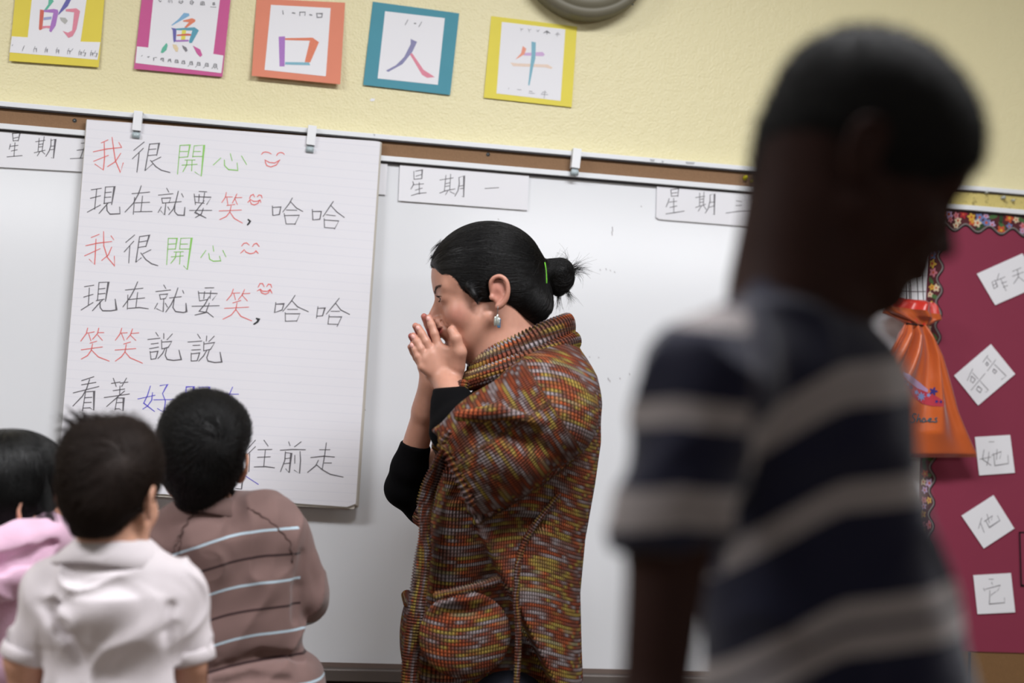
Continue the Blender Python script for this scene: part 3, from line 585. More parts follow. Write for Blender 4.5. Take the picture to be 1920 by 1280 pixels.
# scalloped border: strip + corded edge + printed flowers
M['bord'] = mat('border_print', (78, 26, 34), 0.6, 0.3, var=0.3, vscale=60); M['cord'] = mat('grey_cord', (128, 122, 120), 0.8, 0.2, var=0.5, vscale=900)
FL = {k: mat('flower_'+k, v, 0.7, 0.2) for k, v in {'pink': (198, 118, 132), 'yellow': (206, 164, 66), 'lilac': (186, 160, 196), 'blue': (106, 122, 168), 'green': (72, 104, 62), 'orange': (190, 84, 54), 'red': (160, 40, 50), 'dkgreen': (44, 70, 44), 'cream': (208, 190, 160), 'black': (26, 22, 26)}.items()}
def border(p_of, n, wl, amp, base, label):
    """p_of(s, t): world point at s metres along and t metres into the board"""
    e = MB(); top = []; edge = []
    N = int(n/wl*16)
    for i in range(N+1):
        s_ = n*i/N; edge.append((s_, base+amp*math.cos(2*math.pi*s_/wl))); top.append((s_, 0.0))
    v = [p_of(*q, 0.0012) for q in top]+[p_of(*q, 0.0012) for q in edge]; k = N+1
    e.add(v, [(i, i+1, k+i+1, k+i) for i in range(N)])
    st = e.build('border_strip', M['bord'], bulb)
    cd_ = MB()
    for i in range(N*2):
        s_ = n*(i+0.5)/(N*2); a = (s_, base+amp*math.cos(2*math.pi*s_/wl)-0.002)
        cd_.ball(p_of(*a, 0.002), (0.0022, 0.0016, 0.0022), 6, 4)
    tag(cd_.build('corded_edge', M['cord'], st, True), kind='stuff')
    cd2 = MB(); cd2.ribbon([p_of(a, b_, 0.0014) for a, b_ in edge], 0.0065, (0, -1, 0)); cd2.build('black_edge', FL['black'], st)
    rnd = random.Random(int(n*1000)); per = {}
    step = 0.0200; i = 0
    for s_ in np.arange(0.008, n, step):
        for t_ in (0.008, 0.024, 0.036):
            lim = base+amp*math.cos(2*math.pi*s_/wl)-0.006
            tt = t_+rnd.uniform(-.003, .003)
            if tt > lim-0.004: continue
            cn = rnd.choice(['pink', 'pink', 'yellow', 'lilac', 'blue', 'green', 'green', 'orange', 'dkgreen', 'cream', 'red'])
            rr = rnd.uniform(0.0085, 0.0135) if cn not in ('green', 'dkgreen') else rnd.uniform(0.008, 0.0115)
            cs = s_+rnd.uniform(-.004, .004); mb = MB(); ph = rnd.uniform(0, 6)
            if cn in ('green', 'dkgreen'):
                pts = [(cs+rr*1.3*math.cos(ph)*math.cos(a)-rr*.5*math.sin(ph)*math.sin(a), tt+rr*1.3*math.sin(ph)*math.cos(a)+rr*.5*math.cos(ph)*math.sin(a)) for a in np.linspace(0, 6.2832, 11)[:-1]]; lift = 0.0016
            else:
                pts = [(cs+rr*(0.78+0.22*math.cos(5*(a)))*math.cos(a+ph), tt+rr*(0.78+0.22*math.cos(5*(a)))*math.sin(a+ph)) for a in np.linspace(0, 6.2832, 26)[:-1]]; lift = 0.0019+rnd.uniform(0, 3e-4)
            pts = [(a, max(0.0005, min(b_, lim))) for a, b_ in pts]
            cc = p_of(cs, max(0.0005, min(tt, lim)), lift); m_ = len(pts)
            mb.add([cc]+[p_of(a, b_, lift) for a, b_ in pts], [(0, 1+j, 1+(j+1) % m_) for j in range(m_)])
            n1_ = len(mb.f); leafy = cn in ('green', 'dkgreen')
            if not leafy and tt+rr*.28 < lim:
                cq = [(cs+rr*.28*math.cos(a), tt+rr*.28*math.sin(a)) for a in np.linspace(0, 6.28, 9)[:-1]]; mb.add([p_of(a, b_, lift+0.0003) for a, b_ in cq], [tuple(range(8))])
            o = mb.build('printed_leaf' if leafy else 'printed_flower', FL[cn], st)
            o.data.materials.append(FL['orange' if cn != 'orange' else 'yellow'])
            if len(mb.f) > n1_: o.data.polygons[n1_].material_index = 1
border(lambda s_, t_, y: (bl+s_, -0.029-y, zb-0.0045-t_), 1.0, 0.063, 0.0085, 0.040, '')
border(lambda s_, t_, y: (bl+t_, -0.0292-y, zb-0.030-s_), 0.86, 0.058, 0.007, 0.031, '')
# small word cards pinned on it
G4 = (1780, 640, 4.92); G5 = (1720, 860, 3.05); G7 = (1600, 340, 2.4615)
gw = 'word cards on the bulletin board'
card('word_card', [(1831.6, 513), (1917, 475), (1952, 534), (1866, 572)], -0.031, 'tilted white card with two Chinese characters, topmost on the crimson board', 'card',
     "640,465 650,495 665,485 655,455 640,465;645,478 660,472;672,425 662,458;665,455 700,440;680,450 705,505;685,470 708,462;692,488 712,480;735,415 775,398;735,438 785,418;757,407 762,440 740,472;762,440 790,462", G7, wd=0.0018, group=gw)
card('word_card', [(1789, 704), (1858, 645), (1903.6, 701), (1834, 760)], -0.031, 'diamond tilted white card with two stacked-box characters beside the orange bag', 'card',
     "215,252 165,360;215,290 265,345;195,365 205,320 240,350 218,382 195,365;330,295 200,450;250,445 265,412 300,440 285,472 250,445;285,365 360,450 335,468;355,128 310,190;350,150 385,190;335,208 345,190 362,208 348,225 335,208;428,168 352,270;400,275 410,255 438,275 420,295 400,275;415,210 525,318 480,352", G4, wd=0.0018, group=gw)
card('word_card', [(1828, 819), (1894, 815), (1903, 886), (1836, 891)], -0.031, 'upright white square card touching the lower corner of the orange bag', 'card',
     "320,998 305,1085 385,1142;365,1020 360,1090 345,1142;280,1085 385,1065;440,995 435,1090;390,1050 480,1015 465,1080;408,1030 420,1145 545,1125 540,1050;365,925 412,925", G4, wd=0.0018, group=gw)
card('word_card', [(1803, 966.5), (1863, 928), (1902, 990.5), (1844.6, 1028)], -0.031, 'tilted white card with one character between two upright white cards', 'card',
     "368,338 350,398;362,368 382,420;398,316 412,366;383,358 430,325 424,350;390,350 412,392 472,352 458,325", G5, wd=0.0018, group=gw)
card('word_card', [(1825, 1078), (1895.5, 1074), (1903.6, 1147.5), (1833, 1151)], -0.031, 'lowest white square card on the crimson board', 'card',
     "424,705 430,718;378,740 386,754;390,745 475,722 458,755;415,752 412,830 500,822 498,795;420,780 450,758;410,688 435,688", G5, wd=0.0018, group=gw)
pl = vplane(-0.031); oc = [(1912, 998), (1990, 997), (1998, 1096), (1915, 1097)]
e = empty('outlined_card', base_of(oc, pl), 'black outlined crimson card cut off by the right edge of the picture', 'card')
sheet('card', oc, pl, M['redp'], e, 0.0, 0.0008)
b = MB()
for i in range(4): b.ribbon([pl.hit(*oc[i], 0.0012), pl.hit(*oc[(i+1) % 4], 0.0012)], 0.004, pl.n)
b.build('black_outline', FL['black'], e)
# ------------------------------------------------------------------ people: shared builders
def skin_mat(name, rgb, lip, rough=0.45, sss=0.12):
    m = mat(name, rgb, rough, 0.4, sss=sss, bump=0.05, bscale=500); nt = m.node_tree; b = nt.nodes['Principled BSDF']
    col = lin(rgb); mx = nt.nodes.new('ShaderNodeMix'); mx.data_type = 'RGBA'; mx.inputs[6].default_value = col; mx.inputs[7].default_value = lin(lip)
    at = nt.nodes.new('ShaderNodeAttribute'); at.attribute_name = 'tint'; nt.links.new(at.outputs['Fac'], mx.inputs[0])
    n = nt.nodes.new('ShaderNodeTexNoise'); n.inputs['Scale'].default_value = 35; n.inputs['Detail'].default_value = 4
    mr = nt.nodes.new('ShaderNodeMapRange'); mr.inputs[3].default_value = 0.9; mr.inputs[4].default_value = 1.1; nt.links.new(n.outputs[0], mr.inputs[0])
    m2 = nt.nodes.new('ShaderNodeMix'); m2.data_type = 'RGBA'; m2.blend_type = 'MULTIPLY'; m2.inputs[0].default_value = 1
    nt.links.new(mx.outputs[2], m2.inputs[6]); nt.links.new(mr.outputs[0], m2.inputs[7]); nt.links.new(m2.outputs[2], b.inputs['Base Color'])
    return m
def hair_mat(name, rgb, rough=0.4, spec=0.5):
    m = mat(name, rgb, rough, spec, bump=0.35, bscale=220, stretch=(1, 1, 1)); return m
class Frame:
    """head frame: o ear-canal midpoint, f forward, l to the person's left, u up"""
    def __init__(s, o, f, up=(0, 0, 1), sc_=1.0, roll=0.0):
        s.o = np.array(o, float); s.f = np.array(f, float); s.f /= np.linalg.norm(s.f); up = np.array(up, float)
        s.l = np.cross(up, s.f); s.l /= np.linalg.norm(s.l); s.u = np.cross(s.f, s.l)
        if roll:
            c, q = math.cos(roll), math.sin(roll); s.l, s.u = s.l*c+s.u*q, s.u*c-s.l*q
        s.s = sc_; s.A = np.stack([s.f, s.l, s.u])
    def __call__(s, a, b, c): return s.o+s.s*(a*s.f+b*s.l+c*s.u)
    def inv(s, V): return ((V-s.o)@s.A.T)/s.s
def head_shape(F, T, child=False, ears=True, bridge=0.0, lips=0.0, smile=0.0, mouth_open=0.0, mz=0.0, nt=0.0):
    s = T.s; E = lambda c, r, k=0.01, op='u': F.ell(T(*c), np.array(r)*s, k*s, op, T.A)
    Cn = lambda a, b, ra, rb, k=0.01, op='u', fl=None: F.cone(T(*a), T(*b), ra*s, rb*s, k*s, op, fl)
    E((0.0, 0, 0.048), (0.094, 0.074, 0.080), 0)
    E((0.045, 0, 0.038), (0.050, 0.062, 0.056), 0.02)
    E((0.045, 0, -0.018), (0.046, 0.056, 0.062), 0.02)
    E((0.040, 0, -0.058), (0.042, 0.046, 0.036), 0.02)
    for q in (-1, 1):
        Cn((0.010, q*.050, -.040), (0.074, q*.014, -.088), .015, .015, .02)
        E((0.060, q*.037, -.026), (.024, .023, .024), .018)
        Cn((0.082, q*.012, .026), (0.074, q*.042, .026), .012, .010, .014)
    E((0.080, 0, -0.086), (.014, .018, .014), .014)
    for q in (-1, 1):
        E((0.105, q*.032, .009), (.016, .018, .010), .014, 's')
        E((0.0765, q*.032, .008), (.0150, .0150, .0098), .012)
        E((0.0945, q*.0335, .0085), (.0075, .0120, .0036), .001, 's')
    # nose
    Cn((0.086-bridge, 0, .018), (0.108+nt, 0, -.024), .007, .0078, .010)
    Cn((0.088, 0, .006), (0.096+nt*.6, 0, -.026), .008, .0105, .006)
    E((0.107+nt, 0, -.026), (.010, .009, .0085), .006)
    for q in (-1, 1):
        E((0.099, q*.011, -.030), (.010, .0068, .0078), .006)
        E((0.103+nt*.6, q*.0065, -.0385), (.0045, .0030, .0035), .002, 's')
    # mouth
    E((0.086, 0, -.052+mz), (.016, .026, .020), .012)
    hw = .024+smile*.006
    for q in (-1, 1):
        F.chain([T(0.1015+lips, 0, -.0495+mz), T(0.099+lips*.5, q*.011, -.0490+mz), T(0.086, q*hw, -.0530+mz+smile*.006)], [.0046*s, .0042*s, .002*s], .004*s)
        F.chain([T(0.100+lips, 0, -.0600+mz), T(0.096+lips*.5, q*.012, -.0590+mz), T(0.086, q*hw, -.0540+mz+smile*.006)], [.0056*s, .0048*s, .002*s], .004*s)
        F.chain([T(0.110, 0, -.0545+mz), T(0.103, q*.012, -.0538+mz), T(0.090, q*hw, -.0535+mz+smile*.006)], [(.0012+mouth_open)*s, (.001+mouth_open)*s, .0008*s], .0015*s, 's')
    if ears:
        for q in (-1, 1): ear_shape(F, T, q)
def ear_shape(F, T, q, out=.012):
    s = T.s*.90
    y0 = q*.0705
    P = lambda a, b, c: T(a*.90-.005, y0+q*b*.9, c*.92-.002)
    F.ell(P(-.010, .004, .002), np.array((.018, .006, .026))*s, .006*s, 'u', T.A)
    hk = [(.004, .004, .008), (.003, .009, .022), (-.006, .012, .030), (-.018, .014, .030), (-.027, .015, .020), (-.028, .014, .004), (-.022, .011, -.012), (-.012, .008, -.022), (-.003, .005, -.026)]; hel = []
    for i in range(8):
        a_, b_, c_, d_ = [np.array(hk[max(0, min(8, i+j))]) for j in (-1, 0, 1, 2)]
        for t in (0, .33, .67): hel.append(.5*(2*b_+(c_-a_)*t+(2*a_-5*b_+4*c_-d_)*t*t+(3*b_-a_-3*c_+d_)*t**3))
    hel.append(np.array(hk[8]))
    F.chain([P(*h) for h in hel], [s*q_ for q_ in np.interp(np.linspace(0, 1, 25), [0, .6, .8, 1], [.0034, .0040, .0050, .0062])], .003*s)
    F.ell(P(-.004, .014, -.004), np.array((.009, .007, .011))*s, .004*s, 's', T.A)
    F.chain([P(-.010, .013, .022), P(-.020, .014, .012), P(-.020, .012, -.002)], [s*.0025]*3, .002*s, 's')
    F.ell(P(.006, .006, -.006), np.array((.005, .004, .006))*s, .003*s, 'u', T.A)
def torso_tint(T):
    """lip colour mask in the head frame"""
    def fn(V):
        q = T.inv(V); d = np.sqrt(((q[:, 2]+.0475)/.0105)**2+(q[:, 1]/.027)**2); return (1-sstep(.75, 1.0, d))*(q[:, 0] > .083)*0.9
    return fn
def eye_parts(T, q, iris, parent, gaze=(0, 0)):
    s = T.s; c = T(.0775, q*.032, .008); e = MB(); e.ball(c, .0122*s, 20, 14); eb = e.build('eyeball', M['sclera'], parent, True)
    g = T.f+T.l*gaze[0]+T.u*gaze[1]; g /= np.linalg.norm(g); a = np.cross(g, T.u); a /= np.linalg.norm(a); b_ = np.cross(a, g)
    for nm_, r, of, m in (('iris', .0058, .0110, iris), ('pupil', .0028, .0118, FL['black'])):
        k = MB(); p = c+g*of*s; r0 = math.sqrt(max(1e-9, (.0126**2-of**2))) if False else r
        ring = [p+(a*math.cos(t)+b_*math.sin(t))*r*s for t in np.linspace(0, 6.2832, 19)[:-1]]
        k.add([p+g*.0016*s]+ring, [(0, 1+i, 1+(i+1) % 18) for i in range(18)]); k.build(nm_, m, eb, True)
M['sclera'] = mat('eye_white', (215, 208, 202), 0.15, 0.6); M['iris'] = mat('dark_brown_iris', (38, 22, 16), 0.15, 0.6)
M['trouser_d'] = mat('dark_trousers', (38, 40, 50), 0.9, 0.2, bump=0.2, bscale=150); M['trouser_k'] = mat('khaki_trousers', (120, 104, 80), 0.9, 0.2, bump=0.2, bscale=150)
M['shoe'] = mat('dark_shoe', (34, 30, 30), 0.4, 0.5); M['sole'] = mat('rubber_sole', (80, 78, 74), 0.8)
def legs(parent, hip, half, r, fwd, m, top, seat=None):
    """trousers and shoes; hip = (x, y, z) centre of the pelvis"""
    hip = np.array(hip, float); fwd = np.array(fwd, float); lft = np.array([-fwd[1], fwd[0], 0])
    F = Field(hip-np.array([.32, .32, hip[2]]), hip+np.array([.32, .32, .12]), 0.009)
    F.cone(hip+np.array([0, 0, .02])-lft*half*.8, hip+np.array([0, 0, .02])+lft*half*.8, r*1.15, r*1.15, 0)
    foot = []
    for q, st in ((-1, 0.05), (1, -0.05)):
        a = hip+lft*q*half; kn = a*np.array([1, 1, 0])+np.array([0, 0, hip[2]*.53])+fwd*(st*.6+.01); an = np.array([a[0], a[1], .07])+fwd*st
        F.chain([a, kn, an], [r*1.05, r*.72, r*.55], .02); foot.append(an)
    F.build('trousers', m, parent)
    A = np.stack([fwd, lft, [0, 0, 1]])
    for an in foot:
        F = Field(an-np.array([.2, .2, .075]), an+np.array([.2, .2, .06]), 0.005); L = r*1.5
        F.ell(an*np.array([1, 1, 0])+fwd*L*.55+np.array([0, 0, .036]), (L, r*.62, .034), 0, 'u', A).cone(an*np.array([1, 1, 0])+np.array([0, 0, .05]), an*np.array([1, 1, 0])+np.array([0, 0, .09]), r*.55, r*.5, .02)
        F.half(an*np.array([1, 1, 0])+np.array([0, 0, .008]), (0, 0, -1)); sh = F.build('shoe', M['shoe'], parent)
        b = MB(); pts = [an*np.array([1, 1, 0])+fwd*(L*.55+L*1.03*math.cos(t))+lft*r*.64*math.sin(t)+np.array([0, 0, .011]) for t in np.linspace(0, 6.2832, 25)[:-1]]; b.poly(pts, (0, 0, 1), .011); outward(b.build('sole', M['sole'], sh))
RN = np.random.RandomState(7)
def grow(F, roots, flow, L, K, lift=0.003, jit=0.15, droop=0.0, liftmode=1.0, seed=1):
    """strands that run along the surface of F: roots (N,3), flow(P)->directions"""
    rs = np.random.RandomState(seed); P = F.project(roots, 0.0, 5); N = len(P); L = np.asarray(L)*np.ones(N); out = [P.copy()]
    J = rs.normal(0, jit, (N, 3)); lf = lift*rs.uniform(0.3, 1.6, N)
    for k in range(1, K):
        d = flow(P)+J; n = F.grad(P); d = d-n*(d*n).sum(1, keepdims=True); d /= np.linalg.norm(d, axis=1, keepdims=True)+1e-9
        P = P+d*(L/(K-1))[:, None]; t = k/(K-1); P[:, 2] -= droop*t*L/(K-1)
        dd = F.sample(P); tgt = lf*(t**1.2)*liftmode; P = P-F.grad(P)*(np.minimum(dd-tgt, 0)+0.85*np.maximum(dd-tgt, 0))[:, None]
        out.append(P.copy())
    O = np.stack(out, 1); hi = F.lo+F.h*(F.n-1); m_ = 3*F.h
    ok = ((O > F.lo+m_) & (O < hi-m_)).all((1, 2)) & (np.linalg.norm(np.diff(O, axis=1), axis=2).max(1) < 2.2*L/(K-1)+.002)
    return O[ok]
def surf_pts(F, n, cond=None, seed=3):
    V, _ = F.net(); 
    if cond is not None: V = V[cond(V)]
    rs = np.random.RandomState(seed); return V[rs.randint(0, len(V), n)]+rs.normal(0, F.h*.5, (n, 3))
NZ = lambda V, f, s=0: (np.sin(V[:, 0]*f+s)*np.sin(V[:, 1]*f*1.13+s*2.1)*np.sin(V[:, 2]*f*.93+s*.7))

# ------------------------------------------------------------------ the teacher
YT = -0.55
wv = lambda px, py, dy=0.0: W(px, py, YT+dy)
ST = 1/sc(930, 700, YT)      # metres per pixel at the teacher
skinT = skin_mat('teacher_skin', (188, 138, 118), (160, 76, 74), 0.45)
T = Frame(wv(918, 556), (-math.cos(math.radians(7))*math.cos(math.radians(13)), math.sin(math.radians(7))*math.cos(math.radians(13)), -math.sin(math.radians(13))), sc_=1.08)
foot = wv(940, 1280); foot[2] = 0
teacher = empty('person', foot, 'woman in a chunky multicolour knitted cardigan holding both hands in front of her mouth', 'person')
F = Field(wv(722, 800)*[1, 0, 0]+[0, YT-.26, wv(900, 1010)[2]], wv(1090, 500)*[1, 0, 0]+[0, YT+.26, wv(900, 425)[2]], 0.0018)
head_shape(F, T, smile=1.0, bridge=.002, lips=0.003, mouth_open=.0016, mz=.007, nt=.005)
# neck and upper chest
nk = wv(975, 690)
F.cone(T(-.018, 0, -.02), wv(962, 680), .055, .060, .025)
F.cone(T(.03, 0, -.06), wv(925, 672), .035, .05, .03)
F.cone(wv(962, 680), wv(985, 760), .062, .11, .03)
# near (left) arm and hand
def hand(F, sgn, wrist, elbow, shoulder, d, tips, knuck, thumb, rf, dz):
    """tips / knuckles given as photo points on the teacher plane, d = depth offset list"""
    P = [wv(*k, d[0]) for k in knuck]; w_ = wv(*wrist, d[0]*1.0)
    # metacarpals / palm
    for i, k in enumerate(P):
        F.cone(w_+(P[i]-w_)*.12, k+np.array([0, sgn*.002, 0]), .0165 if i in (1, 2) else .015, .0090, .007)
    mid = sum(P)/4; F.cone(w_, mid, .020, .017, .014, 'u', (np.array([0, 1, 0]), .72))
    for i, (k, t) in enumerate(zip(P, tips)):
        tt = wv(*t, d[1]); m1 = k+(tt-k)*.46+np.array([0, sgn*.0045, 0]); m2 = k+(tt-k)*.74+np.array([0, sgn*.0035, 0])
        r = rf[i]; F.chain([k, m1, m2, tt], [r*1.14, r*1.04, r*.94, r*.82], .0025)
    # thumb
    cm, mc, ip, tp = [wv(a, b, c) for a, b, c in thumb]
    F.chain([cm, mc, ip, tp], [.017, .0125, .0100, .0080], .006)
    F.cone(mc, P[0], .008, .008, .010); F.cone(cm+(mc-cm)*.3, w_+(P[0]-w_)*.62, .0125, .0115, .010); F.cone(cm+(mc-cm)*.7, w_+(P[0]-w_)*.80, .0095, .0100, .010)
    # forearm, upper arm
    F.chain([w_, wv(*elbow), wv(*shoulder)], [.0215, .031, .04], .012, 'u')
    F.cone(w_, w_+(wv(*elbow)-w_)*.25, .0235, .026, .012, 'u')
# far hand first (further from the camera)
hand(F, 1, (812, 718), (757, 915, .13), (960, 770, .17), (.017, .006), [(795, 593), (779, 611), (771, 630), (769, 650)], [(823, 652), (811, 664), (800, 676), (792, 688)],
     [(842, 700, .022), (856, 664, .026), (848, 640, .020), (838, 628, .012)], (.0078, .008, .0077, .0068), 0)
hand(F, -1, (836, 712), (868, 800, -.13), (1035, 740, -.19), (-.017, -.008), [(804, 595), (784, 613), (775, 629), (773, 645)], [(823, 652), (811, 664), (800, 676), (792, 688)],
     [(854, 697, -.026), (862, 660, -.046), (855, 634, -.050), (846, 619, -.044)], (.0079, .0082, .0078, .0068), 0)
# smile folds
for q in (-1, 1):
    F.chain([T(.094, q*.017, -.030), T(.090, q*.028, -.042), T(.081, q*.034, -.058)], [.0016*T.s]*3, .004, 's')
tn = torso_tint(T)
def tintT(V):
    q = T.inv(V); ch = np.exp(-(((q[:, 0]-.066)/.020)**2+((np.abs(q[:, 1])-.05)/.03)**2+((q[:, 2]+.026)/.018)**2))*.38
    er = np.exp(-(((q[:, 0]+.012)/.02)**2+((q[:, 2]-.002)/.03)**2))*(np.abs(q[:, 1]) > .070)*.35
    tip = np.zeros(len(V))
    for t in ((802, 593), (784, 611), (775, 627), (773, 643), (793, 590), (771, 630)):
        tip += np.exp(-((np.linalg.norm(V-wv(*t), axis=1)/.012)**2))*.45
    return np.clip(np.maximum(tn(V)*(q[:, 0] > .085), ch+er+tip), 0, 1)
body = F.build('body', skinT, teacher, 1, {'tint': tintT})
FB = F
for q in (-1, 1): eye_parts(T, q, M['iris'], teacher, (-.1*q*0, 0.02))
# fingernails
M['nail'] = mat('fingernail', (222, 168, 160), 0.25, 0.6)
for (tx, ty), (kx, ky) in zip([(804, 595), (784, 613), (775, 629), (773, 645)], [(823, 652), (811, 664), (800, 676), (792, 688)]):
    t = wv(tx, ty, -.010); k = wv(kx, ky, -.017); d = (t-k)/np.linalg.norm(t-k); c = t-d*.003+np.array([-.0025, -.0052, 0]); n = np.array([-.35, -1, 0.0]); n -= d*(n@d); n /= np.linalg.norm(n); sd = np.cross(d, n)
    b = MB(); b.ball(c, (.0052, .0036, .0018), 12, 8, R=np.stack([d, sd, n], 1)); b.build('fingernail', M['nail'], body, True)
# eyebrow and lashes
M['brow'] = hair_mat('brow_hair', (24, 18, 16), 0.6)
for q in (-1, 1):
    rs = np.random.RandomState(4); t = rs.uniform(0, 1, 150); root = np.stack([T(.0955-.004*a-.014*a*a, q*(.010+.032*a), .0215+.0085*math.sin(a*2.2)+rs.normal(0, .0010)) for a in t])
    pth = grow(FB, root, lambda P: (T.l*q*1.0-T.f*.35+T.u*.15)[None, :]*np.ones((len(P), 1)), .007, 4, .0008, .12); hair_curves('eyebrow', pth, .00022, .00008, M['brow'], body)
    pts = []
    for a in np.linspace(-1, 1, 46):
        c = T(.0905-.0045*a*a-.004*(a > 0)*a, q*(.032+.0125*a), .0120-.0025*a*a); pts.append([c, c+(T.f*.004+T.u*.0012+T.l*q*a*.001), c+(T.f*.0065+T.u*.0038+T.l*q*a*.003)])
        if a > -.9: c = c-T.u*.0062; pts.append([c, c+(T.f*.002-T.u*.001), c+(T.f*.0035-T.u*.0025+T.l*q*a*.002)])
    hair_curves('eyelashes', np.array(pts), .00028, .00006, M['brow'], body)
    b = MB(); b.tube([T(.0905-.0045*a*a-.004*(a > 0)*a, q*(.032+.0132*a), .0118-.0025*a*a) for a in np.linspace(-1, 1, 12)], .0008, 6); b.build('eyelid_line', M['brow'], body, True)
# hair: smooth cap combed back to a knot
M['hairT'] = hair_mat('black_hair', (9, 8, 9), 0.48, 0.32)
H = Field(wv(795, 500)*[1, 0, 0]+[0, YT-.14, wv(900, 615)[2]], wv(1085, 500)*[1, 0, 0]+[0, YT+.14, wv(900, 405)[2]], 0.0028)
HE = lambda c, r, k=.01, op='u': H.ell(T(*c), np.array(r)*T.s, k, op, T.A)
HE((-.002, 0, .050), (.103, .0805, .0865), 0)
HE((-.052, 0, .012), (.052, .062, .060), .03)
HE((-.070, 0, -.028), (.040, .052, .036), .02)
# face opening, ears left free
HE((.108, 0, -.030), (.085, .092, .078), .006, 's')
HE((.100, 0, .030), (.032, .055, .040), .010, 's')
for q in (-1, 1):
    HE((.045, q*.095, -.035), (.045, .040, .052), .006, 's')
    HE((-.008, q*.085, -.012), (.026, .026, .042), .004, 's')
    H.chain([T(.036, q*.070, .018), T(.030, q*.071, .002), T(.026, q*.0705, -.014)], [.007, .005, .002], .008)
# loose roll at the nape and the tail to the knot
H.chain([wv(975, 520), wv(1000, 552), wv(1004, 575)], [.045, .030, .016], .02)
H.cone(wv(985, 505), wv(1018, 511), .038, .016, .02)
H.chain([wv(1018, 511), wv(1032, 511), wv(1048, 514), wv(1052, 524)], [.014, .022, .028, .024], .01)
H.chain([wv(1040, 530), wv(1046, 545)], [.018, .010], .01)
hair = H.build('hair', M['hairT'], teacher, 1)
tie = wv(1018, 511); bunc = wv(1048, 516)
def flowT(P):
    d = tie-P; n = np.linalg.norm(d, axis=1, keepdims=True); return d/(n+1e-6)
roots = surf_pts(H, 5200, lambda V: (np.linalg.norm(V-tie, axis=1) > .05) & (T.inv(V)[:, 0] > -.1) & (V[:, 0] < tie[0]-.01))
dist = np.linalg.norm(roots-tie, axis=1)
hair_curves('combed_strands', grow(H, roots, flowT, np.minimum(dist*.9, .11), 10, .0012, .06), .00028, .00012, M['hairT'], hair)
rs = np.random.RandomState(9)
rb = bunc+rs.normal(0, 1, (1500, 3))*[.028, .026, .028]
hair_curves('knot_strands', grow(H, rb, lambda P: np.cross(P-bunc, [0.1, 1.0, .2])*30, .07, 9, .0022, .25, seed=5), .00028, .00012, M['hairT'], hair)
pths = []
def wisp(a, c, b, n, spread, seed):
    r = np.random.RandomState(seed); A_, C_, B_ = wv(*a), wv(*c), wv(*b)
    for i in range(n):
        e0 = r.normal(0, .003, 3); e = r.normal(0, spread, 3); e1 = r.normal(0, spread*.5, 3); L_ = r.uniform(.55, 1.05)
        pths.append([(A_+e0)*(1-t)**2+2*t*(1-t)*(C_+e1)+(B_+e)*t*t for t in np.linspace(0, L_, 8)])
wisp((1070, 508), (1088, 500), (1106, 508), 46, .011, 1); wisp((1068, 505), (1082, 492), (1100, 494), 34, .010, 2); wisp((1066, 512), (1086, 508), (1094, 518), 30, .010, 3)
wisp((1055, 535), (1070, 552), (1074, 572), 60, .008, 4); wisp((1046, 540), (1048, 560), (1046, 582), 50, .007, 5); wisp((1034, 545), (1028, 570), (1027, 592), 30, .004, 6)
wisp((1058, 490), (1070, 480), (1052, 478), 16, .012, 7); wisp((1030, 498), (1040, 484), (1060, 486), 16, .010, 8)
wisp((880, 560), (893, 580), (896, 600), 10, .003, 9); wisp((870, 545), (886, 566), (893, 575), 24, .003, 10)
wisp((815, 478), (806, 480), (806, 490), 26, .004, 11); wisp((830, 452), (812, 462), (808, 478), 24, .004, 12)
hair_curves('loose_wisps', np.array(pths), .00030, .00008, M['hairT'], hair)
# green hair tie
b = MB()
for k in range(3):
    P_ = np.array([wv(1026-8*t+1.6*(k-1)+.8*math.sin(5*t+2*k), 494+36*t, -.036) for t in np.linspace(-.1, 1.05, 22)]); b.tube(H.project(P_, .0012, 3), .0014, 6)
b.build('green_hair_tie', mat('lime_elastic', (120, 215, 50), 0.6), hair, True)
# earring
er = MB(); e0 = T(-.006, .083, -.028)
er.tube([e0+np.array([0, -.002, .004]), e0+np.array([0, -.006, .001]), e0+np.array([0, -.004, -.010]), e0+np.array([0, -.004, -.014])], .0006, 6)
eo = er.build('earring_hook', M['steel'], body, True)
ep = e0+np.array([0, -.004, -.014]); b = MB()
for k, (dx, dz, wv_, h_) in enumerate([(-.0035, -.012, .0026, .010), (.0005, -.010, .0030, .012), (.0035, -.013, .0024, .009)]): b.ball(ep+np.array([dx, -.001*k, dz]), (wv_, .0022, h_), 10, 8)
b.build('silver_beads', mat('silver_bead', (190, 195, 190), 0.25, 0.6, metal=0.7), eo, True)
b = MB(); b.box(ep+np.array([.0010, -.003, -.024]), ep+np.array([.0070, -.0005, -.006])); bevel(b.build('blue_bead', mat('blue_glass', (50, 95, 130), 0.15, 0.7), eo), .001)

